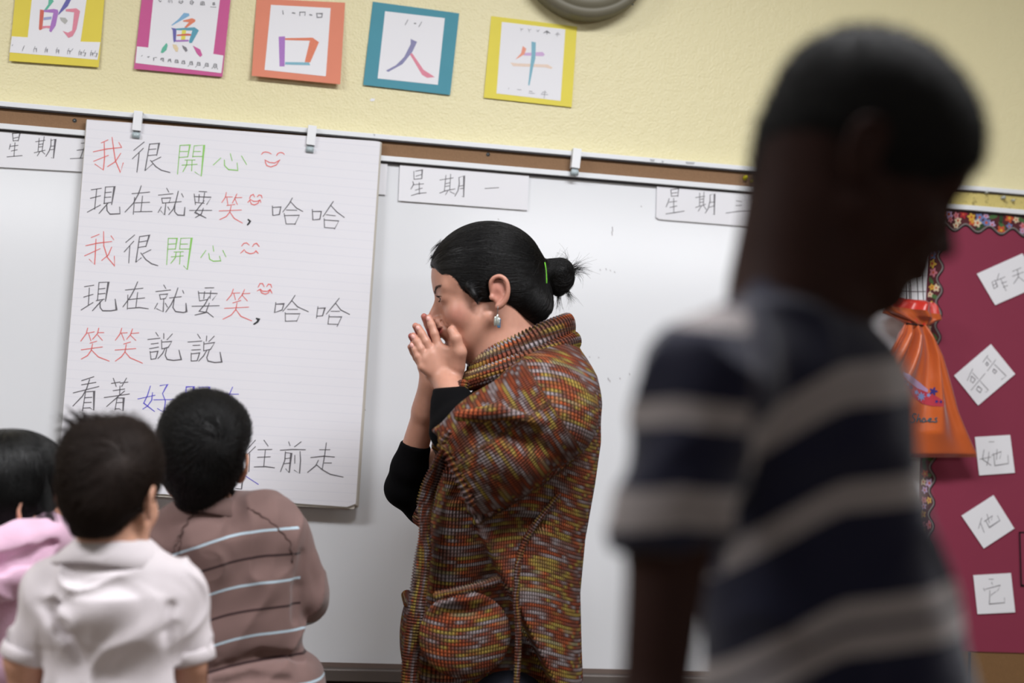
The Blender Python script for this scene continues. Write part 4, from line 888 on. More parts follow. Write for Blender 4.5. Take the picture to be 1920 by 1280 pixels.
# ---- knitted cardigan
def knit_mat():
    m = bpy.data.materials.new('multicolour_knit'); m.use_nodes = True; nt = m.node_tree; b = nt.nodes['Principled BSDF']; N = nt.nodes.new; L = nt.links.new
    b.inputs['Roughness'].default_value = 0.95; b.inputs['Specular IOR Level'].default_value = 0.15; b.inputs['Sheen Weight'].default_value = 0.0
    ku = N('ShaderNodeAttribute'); ku.attribute_name = 'ku'; kv = N('ShaderNodeAttribute'); kv.attribute_name = 'kv'
    def mth(op, a, b_=None, c=None):
        n = N('ShaderNodeMath'); n.operation = op
        for i, x in enumerate((a, b_, c)):
            if x is None: continue
            if isinstance(x, (int, float)): n.inputs[i].default_value = x
            else: L(x, n.inputs[i])
        return n.outputs[0]
    U, V = ku.outputs['Fac'], kv.outputs['Fac']
    row = mth('FLOOR', mth('MULTIPLY', U, 150.0)); 
    cx = N('ShaderNodeCombineXYZ'); L(mth('MULTIPLY', V, 7.0), cx.inputs[0]); L(mth('MULTIPLY', row, .62), cx.inputs[1])
    n1 = N('ShaderNodeTexNoise'); n1.inputs['Scale'].default_value = 1.0; n1.inputs['Detail'].default_value = 1.5; n1.inputs['Roughness'].default_value = .6; L(cx.outputs[0], n1.inputs['Vector'])
    ramp = N('ShaderNodeValToRGB'); e = ramp.color_ramp.elements
    cols = [(.26, (84, 52, 42)), (.34, (148, 72, 44)), (.40, (100, 56, 44)), (.445, (146, 136, 138)), (.485, (110, 78, 70)), (.52, (128, 62, 42)), (.555, (156, 136, 66)), (.59, (104, 70, 56)), (.63, (168, 84, 48)), (.68, (140, 132, 100)), (.74, (90, 54, 48))]
    e[0].position = cols[0][0]; e[0].color = lin(cols[0][1]); e[1].position = cols[-1][0]; e[1].color = lin(cols[-1][1])
    for p_, c_ in cols[1:-1]: q = e.new(p_); q.color = lin(c_)
    L(n1.outputs[0], ramp.inputs[0])
    # stitches: columns of small V shaped loops
    fu = mth('FRACT', mth('MULTIPLY', U, 150.0)); fv = mth('FRACT', mth('MULTIPLY', V, 200.0))
    su = mth('SINE', mth('MULTIPLY', fu, math.pi)); tri = mth('ABSOLUTE', mth('SUBTRACT', fv, 0.5))
    fu2 = mth('FRACT', mth('ADD', mth('MULTIPLY', U, 150.0), mth('MULTIPLY', tri, .65)))
    su2 = mth('SINE', mth('MULTIPLY', fu2, math.pi)); sv = mth('POWER', mth('SINE', mth('MULTIPLY', fv, math.pi)), 0.9)
    hgt = mth('MULTIPLY', mth('POWER', su2, .32), sv)
    nf = N('ShaderNodeTexNoise'); nf.inputs['Scale'].default_value = 700; nf.inputs['Detail'].default_value = 2; tc = N('ShaderNodeTexCoord'); L(tc.outputs['Object'], nf.inputs['Vector'])
    hg = mth('MULTIPLY_ADD', nf.outputs[0], .35, hgt)
    mr = N('ShaderNodeMapRange'); mr.inputs[1].default_value = 0.1; mr.inputs[2].default_value = 0.85; mr.inputs[3].default_value = .16; mr.inputs[4].default_value = 1.18; L(hgt, mr.inputs[0])  # shade between the loops painted in: colour darkens where the stitch is low
    mx = N('ShaderNodeMix'); mx.data_type = 'RGBA'; mx.blend_type = 'MULTIPLY'; mx.inputs[0].default_value = 1; L(ramp.outputs[0], mx.inputs[6]); L(mr.outputs[0], mx.inputs[7]); L(mx.outputs[2], b.inputs['Base Color'])
    bp = N('ShaderNodeBump'); bp.inputs['Strength'].default_value = .9; bp.inputs['Distance'].default_value = .004; L(hg, bp.inputs['Height']); L(bp.outputs[0], b.inputs['Normal'])
    return m
M['knit'] = knit_mat()
zf = lambda py, px=930: wv(px, py)[2]
S = Field([wv(722, 1000)[0], YT-.33, .50], [wv(1150, 800)[0], YT+.33, zf(625)], 0.0042)
# trunk: stack of elliptical blobs following the outline (front x, back x) in photo pixels
prof = [(655, 985, 1070, .075), (700, 915, 1108, .12), (750, 880, 1120, .145), (820, 850, 1121, .15), (900, 828, 1110, .15), (1000, 800, 1092, .155), (1100, 787, 1082, .165), (1200, 774, 1084, .175), (1300, 762, 1088, .18), (1420, 755, 1094, .185)]
cs = []
for py, x0, x1, hw in prof:
    a, c_ = wv(x0, py), wv(x1, py); cs.append(((a+c_)/2, np.linalg.norm(c_-a)/2, hw))
def trunk(X, Y, Z):
    zc = np.array([c[0][2] for c in cs])[::-1]; xc = np.array([c[0][0] for c in cs])[::-1]; rx = np.array([c[1] for c in cs])[::-1]; ry = np.array([c[2] for c in cs])[::-1]
    z = Z[0, 0, :]; cx = np.interp(z, zc, xc)[None, None, :]; ax_ = np.interp(z, zc, rx)[None, None, :]; ay = np.interp(z, zc, ry)[None, None, :]
    top = np.clip((z-zc[-1])/.03, 0, None)[None, None, :]
    p = 2.3; r = ((np.abs(X-cx)/ax_)**p+(np.abs(Y-YT)/ay)**p)**(1/p)
    d = (r-1)*np.minimum(ax_, ay)*.9
    return np.maximum(d, Z-zc[-1])
S.put(trunk, S.lo, S.lo+S.h*S.n, 0.0)
# shoulders and the near wide sleeve
shN, shF = wv(1040, 715, -.13), wv(1030, 700, .13)
S.chain([wv(1015, 712, 0), wv(1036, 738, -.10), wv(1030, 780, -.16)], [.075, .082, .085], .05)
S.chain([wv(1015, 712, 0), wv(1035, 730, .10), wv(1010, 770, .16)], [.075, .080, .085], .05)
slA, slB = wv(1012, 770, -.165), wv(870, 862, -.135)
S.cone(slA, wv(930, 830, -.165), .095, .092, .04)
S.cone(wv(930, 830, -.16), wv(868, 868, -.135), .092, .084, .03)
S.cone(wv(945, 850, -.165), wv(898, 905, -.155), .078, .058, .03)
S.chain([wv(862, 985, -.12), wv(930, 975, -.15), wv(1010, 985, -.15)], [.020, .022, .012], .02, 's')
S.chain([wv(1000, 780, .15), wv(870, 890, .15), wv(812, 948, .14)], [.09, .082, .052], .04)
# open cuff: cut with the cuff plane, then hollow
cn_ = wv(800, 800, -.13)-wv(880, 760, -.13); cu0, cu1 = wv(806, 800, -.13), wv(886, 968, -.13)
ed = (cu1-cu0)/np.linalg.norm(cu1-cu0); cn_ = np.cross(ed, [0, 1, 0]); cn_ = cn_ if cn_[0] < 0 else -cn_; cn_ /= np.linalg.norm(cn_)
def cutnear(X, Y, Z):
    d = (X-cu0[0])*cn_[0]+(Y-cu0[1])*cn_[1]+(Z-cu0[2])*cn_[2]; return np.maximum(-d, Y-(YT-.085))
S.put(cutnear, S.lo, S.lo+S.h*S.n, .006, 's')
S.cone((cu0+cu1)/2+cn_*.03, (cu0+cu1)/2-cn_*.10, .074, .05, .008, 's')
# front opening between near sleeve and chest, pocket, folds
S.ell(wv(872, 1190, -.140), (.086, .028, .080), .02)
S.ell(wv(772, 1185, .02), (.022, .08, .075), .02)
S.chain([wv(905, 985, -.155), wv(960, 1010, -.165), wv(1040, 930, -.175), wv(1075, 870, -.165)], [.006, .008, .007, .004], .014, 's')
S.chain([wv(990, 1010, -.165), wv(975, 1080, -.17)], [.006, .003], .02, 's')
S.chain([wv(930, 800, -.27), wv(990, 830, -.265), wv(1035, 850, -.25)], [.012, .010, .006], .03, 's')
S.chain([wv(860, 780, -.25), wv(930, 770, -.27), wv(1010, 790, -.265)], [.010, .012, .010], .03, 'u')
# neck hole
S.cone(wv(962, 640), wv(985, 730), .07, .05, .01, 's')
slax = slB-slA; slax /= np.linalg.norm(slax); sl1 = np.cross(slax, [0, 0, 1]); sl1 /= np.linalg.norm(sl1); sl2 = np.cross(slax, sl1)
def sleeve_w(V):
    q = V-slA; t = q@slax; w_ = sstep(-.02, .03, t+.03)*(1-sstep(YT-.115, YT-.09, V[:, 1])); fz = V[:, 2] > zf(985)-(V[:, 0]-wv(900, 985)[0])*-0.25
    pr_ = np.linalg.norm(q-np.outer(t, slax), axis=1); return w_*fz*(pr_ < .118) > .5
def kuf(V):
    u = V[:, 2]+.012*np.sin(V[:, 0]*22)+.05*(V[:, 0]-wv(950, 900)[0]); q = V-slA
    # rows bend round the shoulder into the sleeve
    us = 2.0-q@slax; return np.where(sleeve_w(V), us, u)
def kvf(V):
    a = np.arctan2(V[:, 1]-YT, V[:, 0]-wv(950, 900)[0])*.17; q = V-slA; s_ = np.arctan2(q@sl2, q@sl1)*.10; return np.where(sleeve_w(V), s_, a)
def ribpost(V):
    # fringe-like ribs at the cuff edge
    dd = np.abs((V-cu0)@cn_); near = (dd < .022)*(V[:, 1] < YT-.085)*(V[:, 2] > cu1[2]-.04)*(V[:, 2] < cu0[2]+.04)
    return V+np.outer(np.sin(((V-cu0)@ed)*260)*.0028*near, cn_)
card_ = S.build('knitted_cardigan', M['knit'], teacher, 2, {'ku': kuf, 'kv': kvf}, ribpost)
# pocket top edges and front band as knitted pieces on the cardigan
def knit_roll(name, pts, r, parent, seg=14, ribs=0.0055, amp=.0022):
    pts = [np.array(p) for p in pts]; P = []
    for i in range(len(pts)-1):
        n = max(2, int(np.linalg.norm(pts[i+1]-pts[i])/.0015))
        p0, p1, p2, p3 = pts[max(i-1, 0)], pts[i], pts[i+1], pts[min(i+2, len(pts)-1)]
        for t in np.linspace(0, 1, n, endpoint=False): P.append(.5*((2*p1)+(-p0+p2)*t+(2*p0-5*p1+4*p2-p3)*t*t+(-p0+3*p1-3*p2+p3)*t**3))
    P.append(pts[-1]); P = np.array(P); acc = 0; v = []; ku = []; kv = []
    for i, p in enumerate(P):
        t = P[min(i+1, len(P)-1)]-P[max(i-1, 0)]; t /= np.linalg.norm(t)+1e-9; a = np.cross(t, [0.1, 0.2, 1]); a /= np.linalg.norm(a); b_ = np.cross(t, a)
        if i: acc += np.linalg.norm(P[i]-P[i-1])
        endf = min(1, .35+min(i, len(P)-1-i)*.12); rr = (r[0] if hasattr(r, '__len__') else r)
        for k in range(seg):
            an = 2*math.pi*k/seg; rad = endf*(1+0*an); w1, w2 = r if hasattr(r, '__len__') else (r, r)
            v.append(p+(a*math.cos(an)*w1+b_*math.sin(an)*w2)*rad*(1+amp/rr*math.sin(2*math.pi*acc/ribs))); ku.append(acc); kv.append(an*.02)
    n = len(P); f = [(i*seg+k, i*seg+(k+1) % seg, (i+1)*seg+(k+1) % seg, (i+1)*seg+k) for i in range(n-1) for k in range(seg)]
    b = MB(); b.add(v, f+[tuple(range(seg)), tuple(range((n-1)*seg, n*seg))]); o = outward(b.build(name, M['knit'], parent, True))
    # ribs run across the roll: colour rows follow its length
    for nm_, arr in (('ku', np.array(kv)*1.0+.3), ('kv', np.array(ku)/(ribs*200))):
        at = o.data.attributes.new(nm_, 'FLOAT', 'POINT'); at.data.foreach_set('value', np.array(arr, np.float32))
    return o
knit_roll('pocket_edge', [wv(812, 1118, -.165), wv(860, 1108, -.178), wv(905, 1097, -.180), wv(938, 1085, -.172)], .0075, card_)
knit_roll('front_band', [wv(868, 712, -.06), wv(830, 850, -.10), wv(800, 930, -.09), wv(795, 1030, -.10), wv(782, 1130, -.11), wv(770, 1240, -.11), wv(762, 1370, -.11)], (.016, .008), card_)
cp_ = S.project(np.array([wv(x, y, -.215) for x, y in ((812, 795), (808, 825), (813, 858), (828, 895), (848, 925), (868, 945), (888, 962))]), .001, 8)
knit_roll('sleeve_cuff', list(cp_), .0075, card_, ribs=.0105, amp=.0030)
knit_roll('side_seam', [wv(1050, 925, -.154), wv(985, 1012, -.157), wv(968, 1100, -.164), wv(972, 1200, -.172), wv(965, 1330, -.178)], .0055, card_, amp=.001)
knit_roll('pocket_edge', [wv(762, 1112, .03), wv(768, 1135, -.02)], .009, card_)
# rolled collar: two turns of ribbed knit round the neck
cR = []
def ringc(z0px, front, back, hw, lift, n=22):
    f_, b_ = wv(*front), wv(*back); c_ = (f_+b_)/2; ax_ = (b_-f_)/2; out = []
    for t in np.linspace(0, 2*math.pi, n+1): out.append(c_-ax_*math.cos(t)+np.array([0, -hw*math.sin(t), lift*math.sin(t)]))
    return out
knit_roll('collar_roll', ringc(0, (893, 692), (1060, 618), .088, .004), (.017, .030), card_, 22, .0080, .0018)
knit_roll('collar_fold', ringc(0, (884, 712), (1070, 640), .100, .0), (.018, .020), card_, 22, .0080, .0016)
# black undershirt sleeves
M['black_shirt'] = mat('black_jersey', (9, 9, 11), 0.95, 0.08, bump=0.15, bscale=120)
Bk = Field(wv(722, 900)*[1, 0, 0]+[0, YT-.24, zf(1000)], wv(960, 900)*[1, 0, 0]+[0, YT+.24, zf(700)], .0032)
w0, e0_ = wv(836, 712, -.017), wv(868, 800, -.13); La = lambda t: w0+(e0_-w0)*t
Bk.chain([La(.22), La(.6), La(1.0), wv(900, 830, -.15)], [.0320, .038, .046, .05], .01)
Bk.cone(La(.45)+[-.010, .004, -.01], La(.9)+[-.022, .01, -.02], .030, .036, .02)
Bk.half(wv(838, 726, -.04), wv(836, 700, -.04)-wv(838, 726, -.04), .004)
bs_ = Bk.build('black_sleeve', M['black_shirt'], teacher, 1)
Bk = Field(wv(715, 900)*[1, 0, 0]+[0, YT-.05, zf(1030)], wv(960, 900)*[1, 0, 0]+[0, YT+.28, zf(780)], .0032)
w1, e1_ = wv(812, 718, .017), wv(757, 915, .13); Lb = lambda t: w1+(e1_-w1)*t
Bk.chain([Lb(.5), Lb(.8), e1_, wv(800, 945, .15), wv(900, 900, .17)], [.029, .036, .0375, .044, .06], .02)
Bk.half(wv(779, 832, .08), wv(787, 795, .07)-wv(779, 832, .08), .004)
Bk.build('black_sleeve', M['black_shirt'], teacher, 1)
legs(teacher, (foot[0]+.0, YT, .62), .060, .082, (-1, 0, 0), M['trouser_d'], .6)
# ------------------------------------------------------------------ the children
from mathutils import noise as mnoise
def fabric_folds(F, amp, scale, stretch=(1, 1, 1), seed=0.0, mask=None):
    def post(V):
        n = F.grad(V); st = np.array(stretch)*scale
        h = np.empty(len(V))
        for i, p in enumerate(V*st+seed):
            q = Vector(p); a = mnoise.noise(q); q2 = q+Vector((a*.8, a*.5, a*.6)); h[i] = (1-abs(mnoise.noise(q2*1.0)))**4*.8+mnoise.noise(q2*2.1)*.22
        m = 1.0 if mask is None else mask(V)
        return V+n*((h-.45)*amp*m)[:, None]
    return post
def cloth_mat(name, rgb, rough=.9, weave=900, bump=.25, sheen=.2):
    m = mat(name, rgb, rough, .2, sheen=sheen, var=.04, vscale=40, bump=bump, bscale=weave); return m
def striped_mat(name, base, cols):
    """attribute 'stripe' 0..1 mixes base to col 1, attribute 'stripe_b' to col 2"""
    m = cloth_mat(name, base); nt = m.node_tree; b = nt.nodes['Principled BSDF']; src = b.inputs['Base Color'].links[0].from_socket; cur = src
    for an, c in cols:
        at = nt.nodes.new('ShaderNodeAttribute'); at.attribute_name = an; mx = nt.nodes.new('ShaderNodeMix'); mx.data_type = 'RGBA'
        nt.links.new(at.outputs['Fac'], mx.inputs[0]); nt.links.new(cur, mx.inputs[6]); mx.inputs[7].default_value = lin(c); cur = mx.outputs[2]
    nt.links.new(cur, b.inputs['Base Color']); return m
def child_hand(F, wr, d, side, s=1.0, curl=.3):
    """five fingered hand hanging from the wrist along d; side = unit vector across the palm towards the thumb"""
    d = np.array(d, float); d /= np.linalg.norm(d); side = np.array(side, float); side -= d*(d@side); side /= np.linalg.norm(side); nn = np.cross(d, side)
    F.cone(wr, wr+d*.03*s, .017*s, .019*s, .01); 
    for i, (o, L) in enumerate(((.020, .052), (.007, .058), (-.006, .054), (-.018, .043))):
        k = wr+d*.058*s+side*o*s; F.cone(wr+d*.012*s+side*o*.5*s, k, .011*s, .0085*s, .008)
        a = k+d*L*.45*s+nn*curl*.010*s; b_ = a+d*L*.3*s+nn*curl*.016*s; c = b_+d*L*.22*s+nn*curl*.014*s; F.chain([k, a, b_, c], [.0078*s, .0070*s, .0064*s, .0054*s], .002)
    t0 = wr+d*.014*s+side*.014*s; t1 = t0+(d*.6+side*.8)*.024*s; t2 = t1+(d*.85+side*.5)*.022*s; t3 = t2+d*.018*s; F.chain([t0, t1, t2, t3], [.012*s, .0095*s, .008*s, .0066*s], .006)
def child_hair(T, m, parent, whorl, n, L, lift, r0, seed=1, extra=None, low=-.045, swirl=.8, ear_gap=True, cnt_long=0):
    """short hair: cap grown round the skull with strands running out from the whorl"""
    c = T(-.01, 0, .03); H = Field(c-.15*T.s/.9, c+.15*T.s/.9, .0028)
    HE = lambda c, r, k=.01, op='u': H.ell(T(*c), np.array(r)*T.s, k, op, T.A)
    HE((-.002, 0, .050), (.102, .0805, .0870), 0); HE((-.050, 0, .010), (.050, .062, .055), .03)
    H.cone(T(-.062, 0, -.005), T(-.052, 0, low), .040*T.s, .036*T.s, .02)
    if extra: extra(H, T)
    HE((.120, 0, -.035), (.085, .10, .078), .006, 's')
    for q in (-1, 1):
        HE((.050, q*.095, -.040), (.045, .040, .060), .006, 's'); HE((-.008, q*.090, -.012), (.024, .026, .036), .004, 's')
    H.half(T(-.05, 0, low-.012), -T.u*1.0+T.f*.15, .006)
    h = H.build('hair', m, parent, 1)
    wp = H.project(np.array([whorl]), 0)[0]
    def flow(P):
        d = P-wp; nn = np.linalg.norm(d, axis=1, keepdims=True); d = d/(nn+1e-6); g = H.grad(P); t = np.cross(g, d); f_ = np.clip(1.2-nn/.05, 0, 1); return d+t*swirl*f_
    roots = surf_pts(H, n, lambda V: T.inv(V)[:, 0] < .06, seed); P = grow(H, roots, flow, L, 6, lift, .22, seed=seed)
    hair_curves('short_strands', P, r0, r0*.35, m, h)
    return H, h, wp, flow
def simple_eyes(T, parent):
    for q in (-1, 1): eye_parts(T, q, M['iris'], parent)

# ---- boy in the white polo shirt, seen from behind
YA = -1.12; wa = lambda px, py, dy=0.0: W(px, py, YA+dy)
TA = Frame(wa(207, 936), (.31, .94, .02), sc_=.865)
ft = wa(215, 1280); ft[2] = 0
boyA = empty('person', ft, 'small boy with tousled brown hair and a white polo shirt seen from behind', 'person')
skinA = skin_mat('child_skin_fair', (208, 158, 134), (190, 110, 100)); skinB = skin_mat('child_skin_tan', (188, 136, 112), (170, 96, 86)); skinD = skin_mat('child_skin_dark', (40, 20, 15), (44, 19, 16), .7, .05)
skinD.node_tree.nodes['Principled BSDF'].inputs['Specular IOR Level'].default_value = .15
F = Field(wa(-20, 1500)+[0, -.16, -.05], wa(420, 760)+[0, .2, 0], .0032)
head_shape(F, TA); F.cone(TA(-.015, 0, -.03), wa(212, 1040), .045, .048, .02); F.chain([wa(90, 1120), wa(212, 1075), wa(340, 1110)], [.034, .05, .034], .03)
for sh, el, wr in (((88, 1120), (46, 1235), (52, 1370)), ((340, 1115), (362, 1240), (352, 1375))):
    F.chain([wa(*sh), wa(*el), wa(*wr, .03)], [.032, .0275, .021], .012); child_hand(F, wa(*wr, .03), (0, .25, -1), (0, 1, 0), .82)
F.build('body', skinA, boyA, 1, {'tint': torso_tint(TA)}); simple_eyes(TA, boyA)
M['hairA'] = hair_mat('dark_brown_hair', (36, 25, 20), .6, .25)
def exA(H, T):
    H.ell(wa(166, 850), (.036, .055, .040), .02); H.ell(wa(240, 850), (.038, .055, .044), .02); H.cone(wa(202, 905), wa(209, 966), .058, .030, .02)
H, hA, wp, fl = child_hair(TA, M['hairA'], boyA, wa(242, 858, -.09), 9000, .034, .0042, .00036, 2, exA, low=-.038)
pt = []; rr_ = np.random.RandomState(12)
for (ax_, ay_, bx_, by_, cx_, cy_) in ((150, 800, 128, 782, 106, 786), (158, 795, 140, 770, 122, 766), (140, 812, 118, 800, 104, 806), (132, 830, 112, 822, 102, 836), (172, 790, 158, 772, 146, 770), (146, 806, 124, 788, 112, 774), (126, 845, 108, 845, 98, 862), (190, 786, 178, 774, 168, 776), (165, 792, 146, 778, 132, 784)):
    for q in range(22):
        j1, j2, j3 = rr_.normal(0, .004, 3), rr_.normal(0, .003, 3), rr_.normal(0, .0045, 3); A_, B_, C_ = wa(ax_, ay_, -.01)+j1, wa(bx_, by_, -.015)+j2, wa(cx_, cy_, -.015)+j3
        pt.append([A_*(1-t)**2+2*t*(1-t)*B_+C_*t*t for t in np.linspace(0, rr_.uniform(.6, 1), 7)])
hair_curves('tousled_tuft', np.array(pt), .00045, .00015, M['hairA'], hA)
r_ = surf_pts(H, 900, lambda V: (V@CU > wa(120, 815)@CU), 9); hair_curves('loose_top_strands', grow(H, r_, fl, .035, 6, .011, .4, seed=5), .0003, .0001, M['hairA'], hA)
M['polo'] = cloth_mat('white_pique', (220, 212, 216), .9, 700, .3)
Sh = Field(wa(-20, 1530)+[0, -.17, -.02], wa(430, 990)+[0, .17, 0], .0038)
Sh.cone(wa(128, 1112), wa(302, 1108), .050, .050, 0); Sh.cone(wa(150, 1185), wa(286, 1183), .057, .057, .05); Sh.cone(wa(150, 1300), wa(290, 1300), .060, .060, .05); Sh.cone(wa(148, 1420), wa(296, 1420), .066, .066, .05); Sh.cone(wa(148, 1500), wa(300, 1500), .070, .070, .05)
Sh.cone(wa(210, 1040), wa(210, 1110), .050, .085, .045); Sh.cone(wa(150, 1150, .03), wa(290, 1150, .03), .06, .06, .04)
Sh.chain([wa(205, 1068), wa(96, 1112), wa(44, 1228)], [.040, .041, .031], .03); Sh.chain([wa(215, 1068), wa(332, 1106), wa(361, 1236)], [.040, .042, .031], .03)
cutL, cutR = wa(42, 1233), wa(361, 1238)
dL = cutL-wa(90, 1120); dL /= np.linalg.norm(dL); dR = cutR-wa(334, 1110); dR /= np.linalg.norm(dR)
for c_, d_, side in ((cutL, dL, -1), (cutR, dR, 1)):
    def fn(X, Y, Z, c_=c_, d_=d_, side=side):
        d = (X-c_[0])*d_[0]+(Y-c_[1])*d_[1]+(Z-c_[2])*d_[2]; r2 = np.sqrt((X-c_[0])**2+(Y-c_[1])**2)-.046; return np.maximum(-d, r2)
    Sh.put(fn, c_-.12, c_+.12, .002, 's')
Sh.half(wa(220, 1490), (0, 0, -1), .004)
# folds running from the shoulders and under the arms
for pts, r in (([(96, 1150), (130, 1190), (150, 1240)], .007), ([(70, 1130), (100, 1150), (112, 1185)], .006), ([(322, 1140), (312, 1185), (318, 1230)], .007), ([(150, 1120), (120, 1130), (95, 1128)], .005)):
    Sh.chain([H2 for H2 in [wa(x, y, -.058) for x, y in pts]], [r, r*.9, r*.6], .010, 's')
Sh.build('polo_shirt', M['polo'], boyA, 1, None, fabric_folds(Sh, .0095, 11, (1.0, 1, .85), 3.1))
for c_, d_ in ((cutL, dL), (cutR, dR)):
    b = MB(); a1 = np.cross(d_, [0, 1, 0]); a1 /= np.linalg.norm(a1); a2 = np.cross(d_, a1); sg = 40; pr = [(-.018, .0325), (-.018, .0345), (-.009, .0352), (.001, .0348), (.0025, .033), (.001, .0305)]
    v = [c_+d_*t+(a1*math.cos(2*math.pi*k/sg)+a2*math.sin(2*math.pi*k/sg))*r for t, r in pr for k in range(sg)]
    b.add(v, [(i*sg+k, i*sg+(k+1) % sg, (i+1)*sg+(k+1) % sg, (i+1)*sg+k) for i in range(len(pr)-1) for k in range(sg)]); outward(b.build('sleeve_cuff', M['polo'], boyA, True))
def collar(parent, m, ctop, rtop, cbot, rbot, th=.003, open_=.35):
    b = MB(); sg = 60; v = []
    prof_ = [(0, 0), (.03, .4), (.15, .8), (.5, 1.0), (1.0, 1.0), (1.03, .5), (1.0, 0.0), (.5, 0.0)]
    for s_, o in prof_:
        for k in range(sg+1):
            a = -math.pi/2+open_/2*0+(k/sg-.5)*(2*math.pi-open_)      # gap at the throat (+y side)
            ca, sa = math.cos(a), math.sin(a); w_ = .0035*math.sin(a*3+1)*s_
            c_ = ctop*(1-s_)+cbot*s_; rr = np.array(rtop)*(1-s_)+np.array(rbot)*s_
            v.append(c_+np.array([ca*(rr[0]+o*th), sa*(rr[1]+o*th), w_+.006*s_*math.cos(a*2)*0]))
    n_ = sg+1; m_ = len(prof_)
    b.add(v, [(i*n_+k, i*n_+k+1, ((i+1) % m_)*n_+k+1, ((i+1) % m_)*n_+k) for i in range(m_) for k in range(sg)]+[tuple(i*n_ for i in range(m_)), tuple(i*n_+sg for i in range(m_))]); return outward(b.build('collar', m, parent, True))
collar(boyA, M['polo'], wa(216, 1008), (.050, .050), wa(204, 1050), (.082, .066))
b = MB(); b.tube([wa(263+11*math.sin(t), 1003-20*t/3.1, .03) for t in np.linspace(0, 3.1, 14)], .0022, 6); o_ = b.build('neck_cord', mat('pink_cord', (215, 70, 120), .5), boyA, True); o_['label'] = 'pink cord'
legs(boyA, (ft[0], YA, .56), .055, .068, (.1, .99, 0), M['trouser_k'], .5)

# ---- boy in the brown striped shirt
YB = -.76; wb_ = lambda px, py, dy=0.0: W(px, py, YB+dy); SB = sc(420, 1000, YB)
TB = Frame(wb_(374, 868), (-.10, .95, .26), sc_=.94, roll=.03)
ft = wb_(470, 1280); ft[2] = 0
boyB = empty('person', ft, 'boy with short black hair in a brown shirt with thin stripes, back to the camera', 'person')
F = Field(wb_(240, 1420)+[0, -.14, -.02], wb_(660, 720)+[0, .32, 0], .0034)
head_shape(F, TB); F.cone(TB(-.02, 0, -.03), wb_(395, 975), .045, .05, .02); F.chain([wb_(330, 1010), wb_(400, 1000), wb_(520, 1000)], [.035, .05, .035], .03)
F.chain([wb_(528, 1005), wb_(580, 1118, .01), wb_(520, 1080, .19)], [.034, .029, .021], .012); child_hand(F, wb_(520, 1080, .19), (-.5, .6, .5), (.3, .2, 1), .8)
F.chain([wb_(325, 1015), wb_(290, 1115, .01), wb_(330, 1110, .17)], [.034, .029, .021], .012); child_hand(F, wb_(330, 1110, .17), (.4, .7, .4), (-.3, .2, 1), .8)
F.build('body', skinB, boyB, 1, {'tint': torso_tint(TB)}); simple_eyes(TB, boyB)
M['hairB'] = hair_mat('black_short_hair', (9, 8, 9), .5, .3)
def exB(H, T): H.cone(wb_(378, 890), wb_(383, 928), .066, .046, .02); H.ell(wb_(400, 800), (.060, .07, .050), .02)
child_hair(TB, M['hairB'], boyB, wb_(394, 830, -.08), 11000, .026, .0045, .00034, 6, exB, low=-.050)
Sh = Field(wb_(240, 1420)+[0, -.16, -.02], wb_(660, 900)+[0, .30, 0], .0036)
Sh.cone(wb_(345, 1005), wb_(500, 992), .060, .060, 0); Sh.cone(wb_(385, 1100), wb_(500, 1092), .066, .066, .05); Sh.cone(wb_(410, 1190), wb_(505, 1185), .062, .062, .05)
Sh.cone(wb_(420, 1290), wb_(528, 1290), .075, .078, .02); Sh.cone(wb_(425, 1380), wb_(535, 1380), .080, .080, .04)
Sh.cone(wb_(395, 965), wb_(400, 1010), .047, .075, .04)
Sh.chain([wb_(480, 985), wb_(535, 1010), wb_(577, 1112, .01)], [.058, .048, .038], .03); Sh.chain([wb_(577, 1114, .01), wb_(575, 1130, .03), wb_(530, 1095, .15)], [.038, .037, .030], .012)
Sh.chain([wb_(345, 1000), wb_(320, 1020), wb_(292, 1115, .01), wb_(325, 1110, .12)], [.050, .046, .036, .030], .03)
Sh.cone(wb_(395, 935, -.0), wb_(396, 975), .040, .044, .006, 's')
for pts, r in (([(384, 1254), (430, 1246), (490, 1232), (575, 1222)], .006), ([(566, 1040), (563, 1100), (566, 1160)], .006), ([(400, 1285), (470, 1268), (540, 1275)], .005)):
    P_ = [wb_(x, y, -.068 if x < 560 else -.045) for x, y in pts]; P_ = list(Sh.project(np.array(P_), 0)); Sh.chain(P_, [r]*len(P_), .012, 's')
oB = wb_(450, 994); 
def strB(V, par):
    d = V-oB; x = d@CR*SB+450; y = -(d@CU)*SB; y = y+60*np.sin(np.clip((x-300)/240, 0, 1)*math.pi/2)-60*math.sin(.625*math.pi/2)
    s_ = y/47.5; k = np.round(s_); on = (np.abs(s_-k)*47.5 < 2.6); arm = (x > 566+.0*y)*(V[:, 2] > wb_(566, 1165)[2]); return on*((k.astype(int) % 2) == par)*(k >= -0)*(1-arm)*1.0
# stripes need a fine mesh: subdivide the attribute in the shader instead
def strcoord(V):
    d = V-oB; x = d@CR*SB+450; y = -(d@CU)*SB; y = y+60*np.sin(np.clip((x-300)/240, 0, 1)*math.pi/2)-60*math.sin(.625*math.pi/2); arm = (x > 568)*(V[:, 2] > wb_(566, 1168)[2]); return y/47.5-arm*50
Mb = cloth_mat('brown_jersey', (120, 96, 92), .9, 800, .2); nt = Mb.node_tree; bsd = nt.nodes['Principled BSDF']; cur = bsd.inputs['Base Color'].links[0].from_socket
at = nt.nodes.new('ShaderNodeAttribute'); at.attribute_name = 'rowpos'
def mnode(op, a, b_=None):
    n = nt.nodes.new('ShaderNodeMath'); n.operation = op
    for i, x in enumerate((a, b_)):
        if x is None: continue
        if isinstance(x, (int, float)): n.inputs[i].default_value = x
        else: nt.links.new(x, n.inputs[i])
    return n.outputs[0]
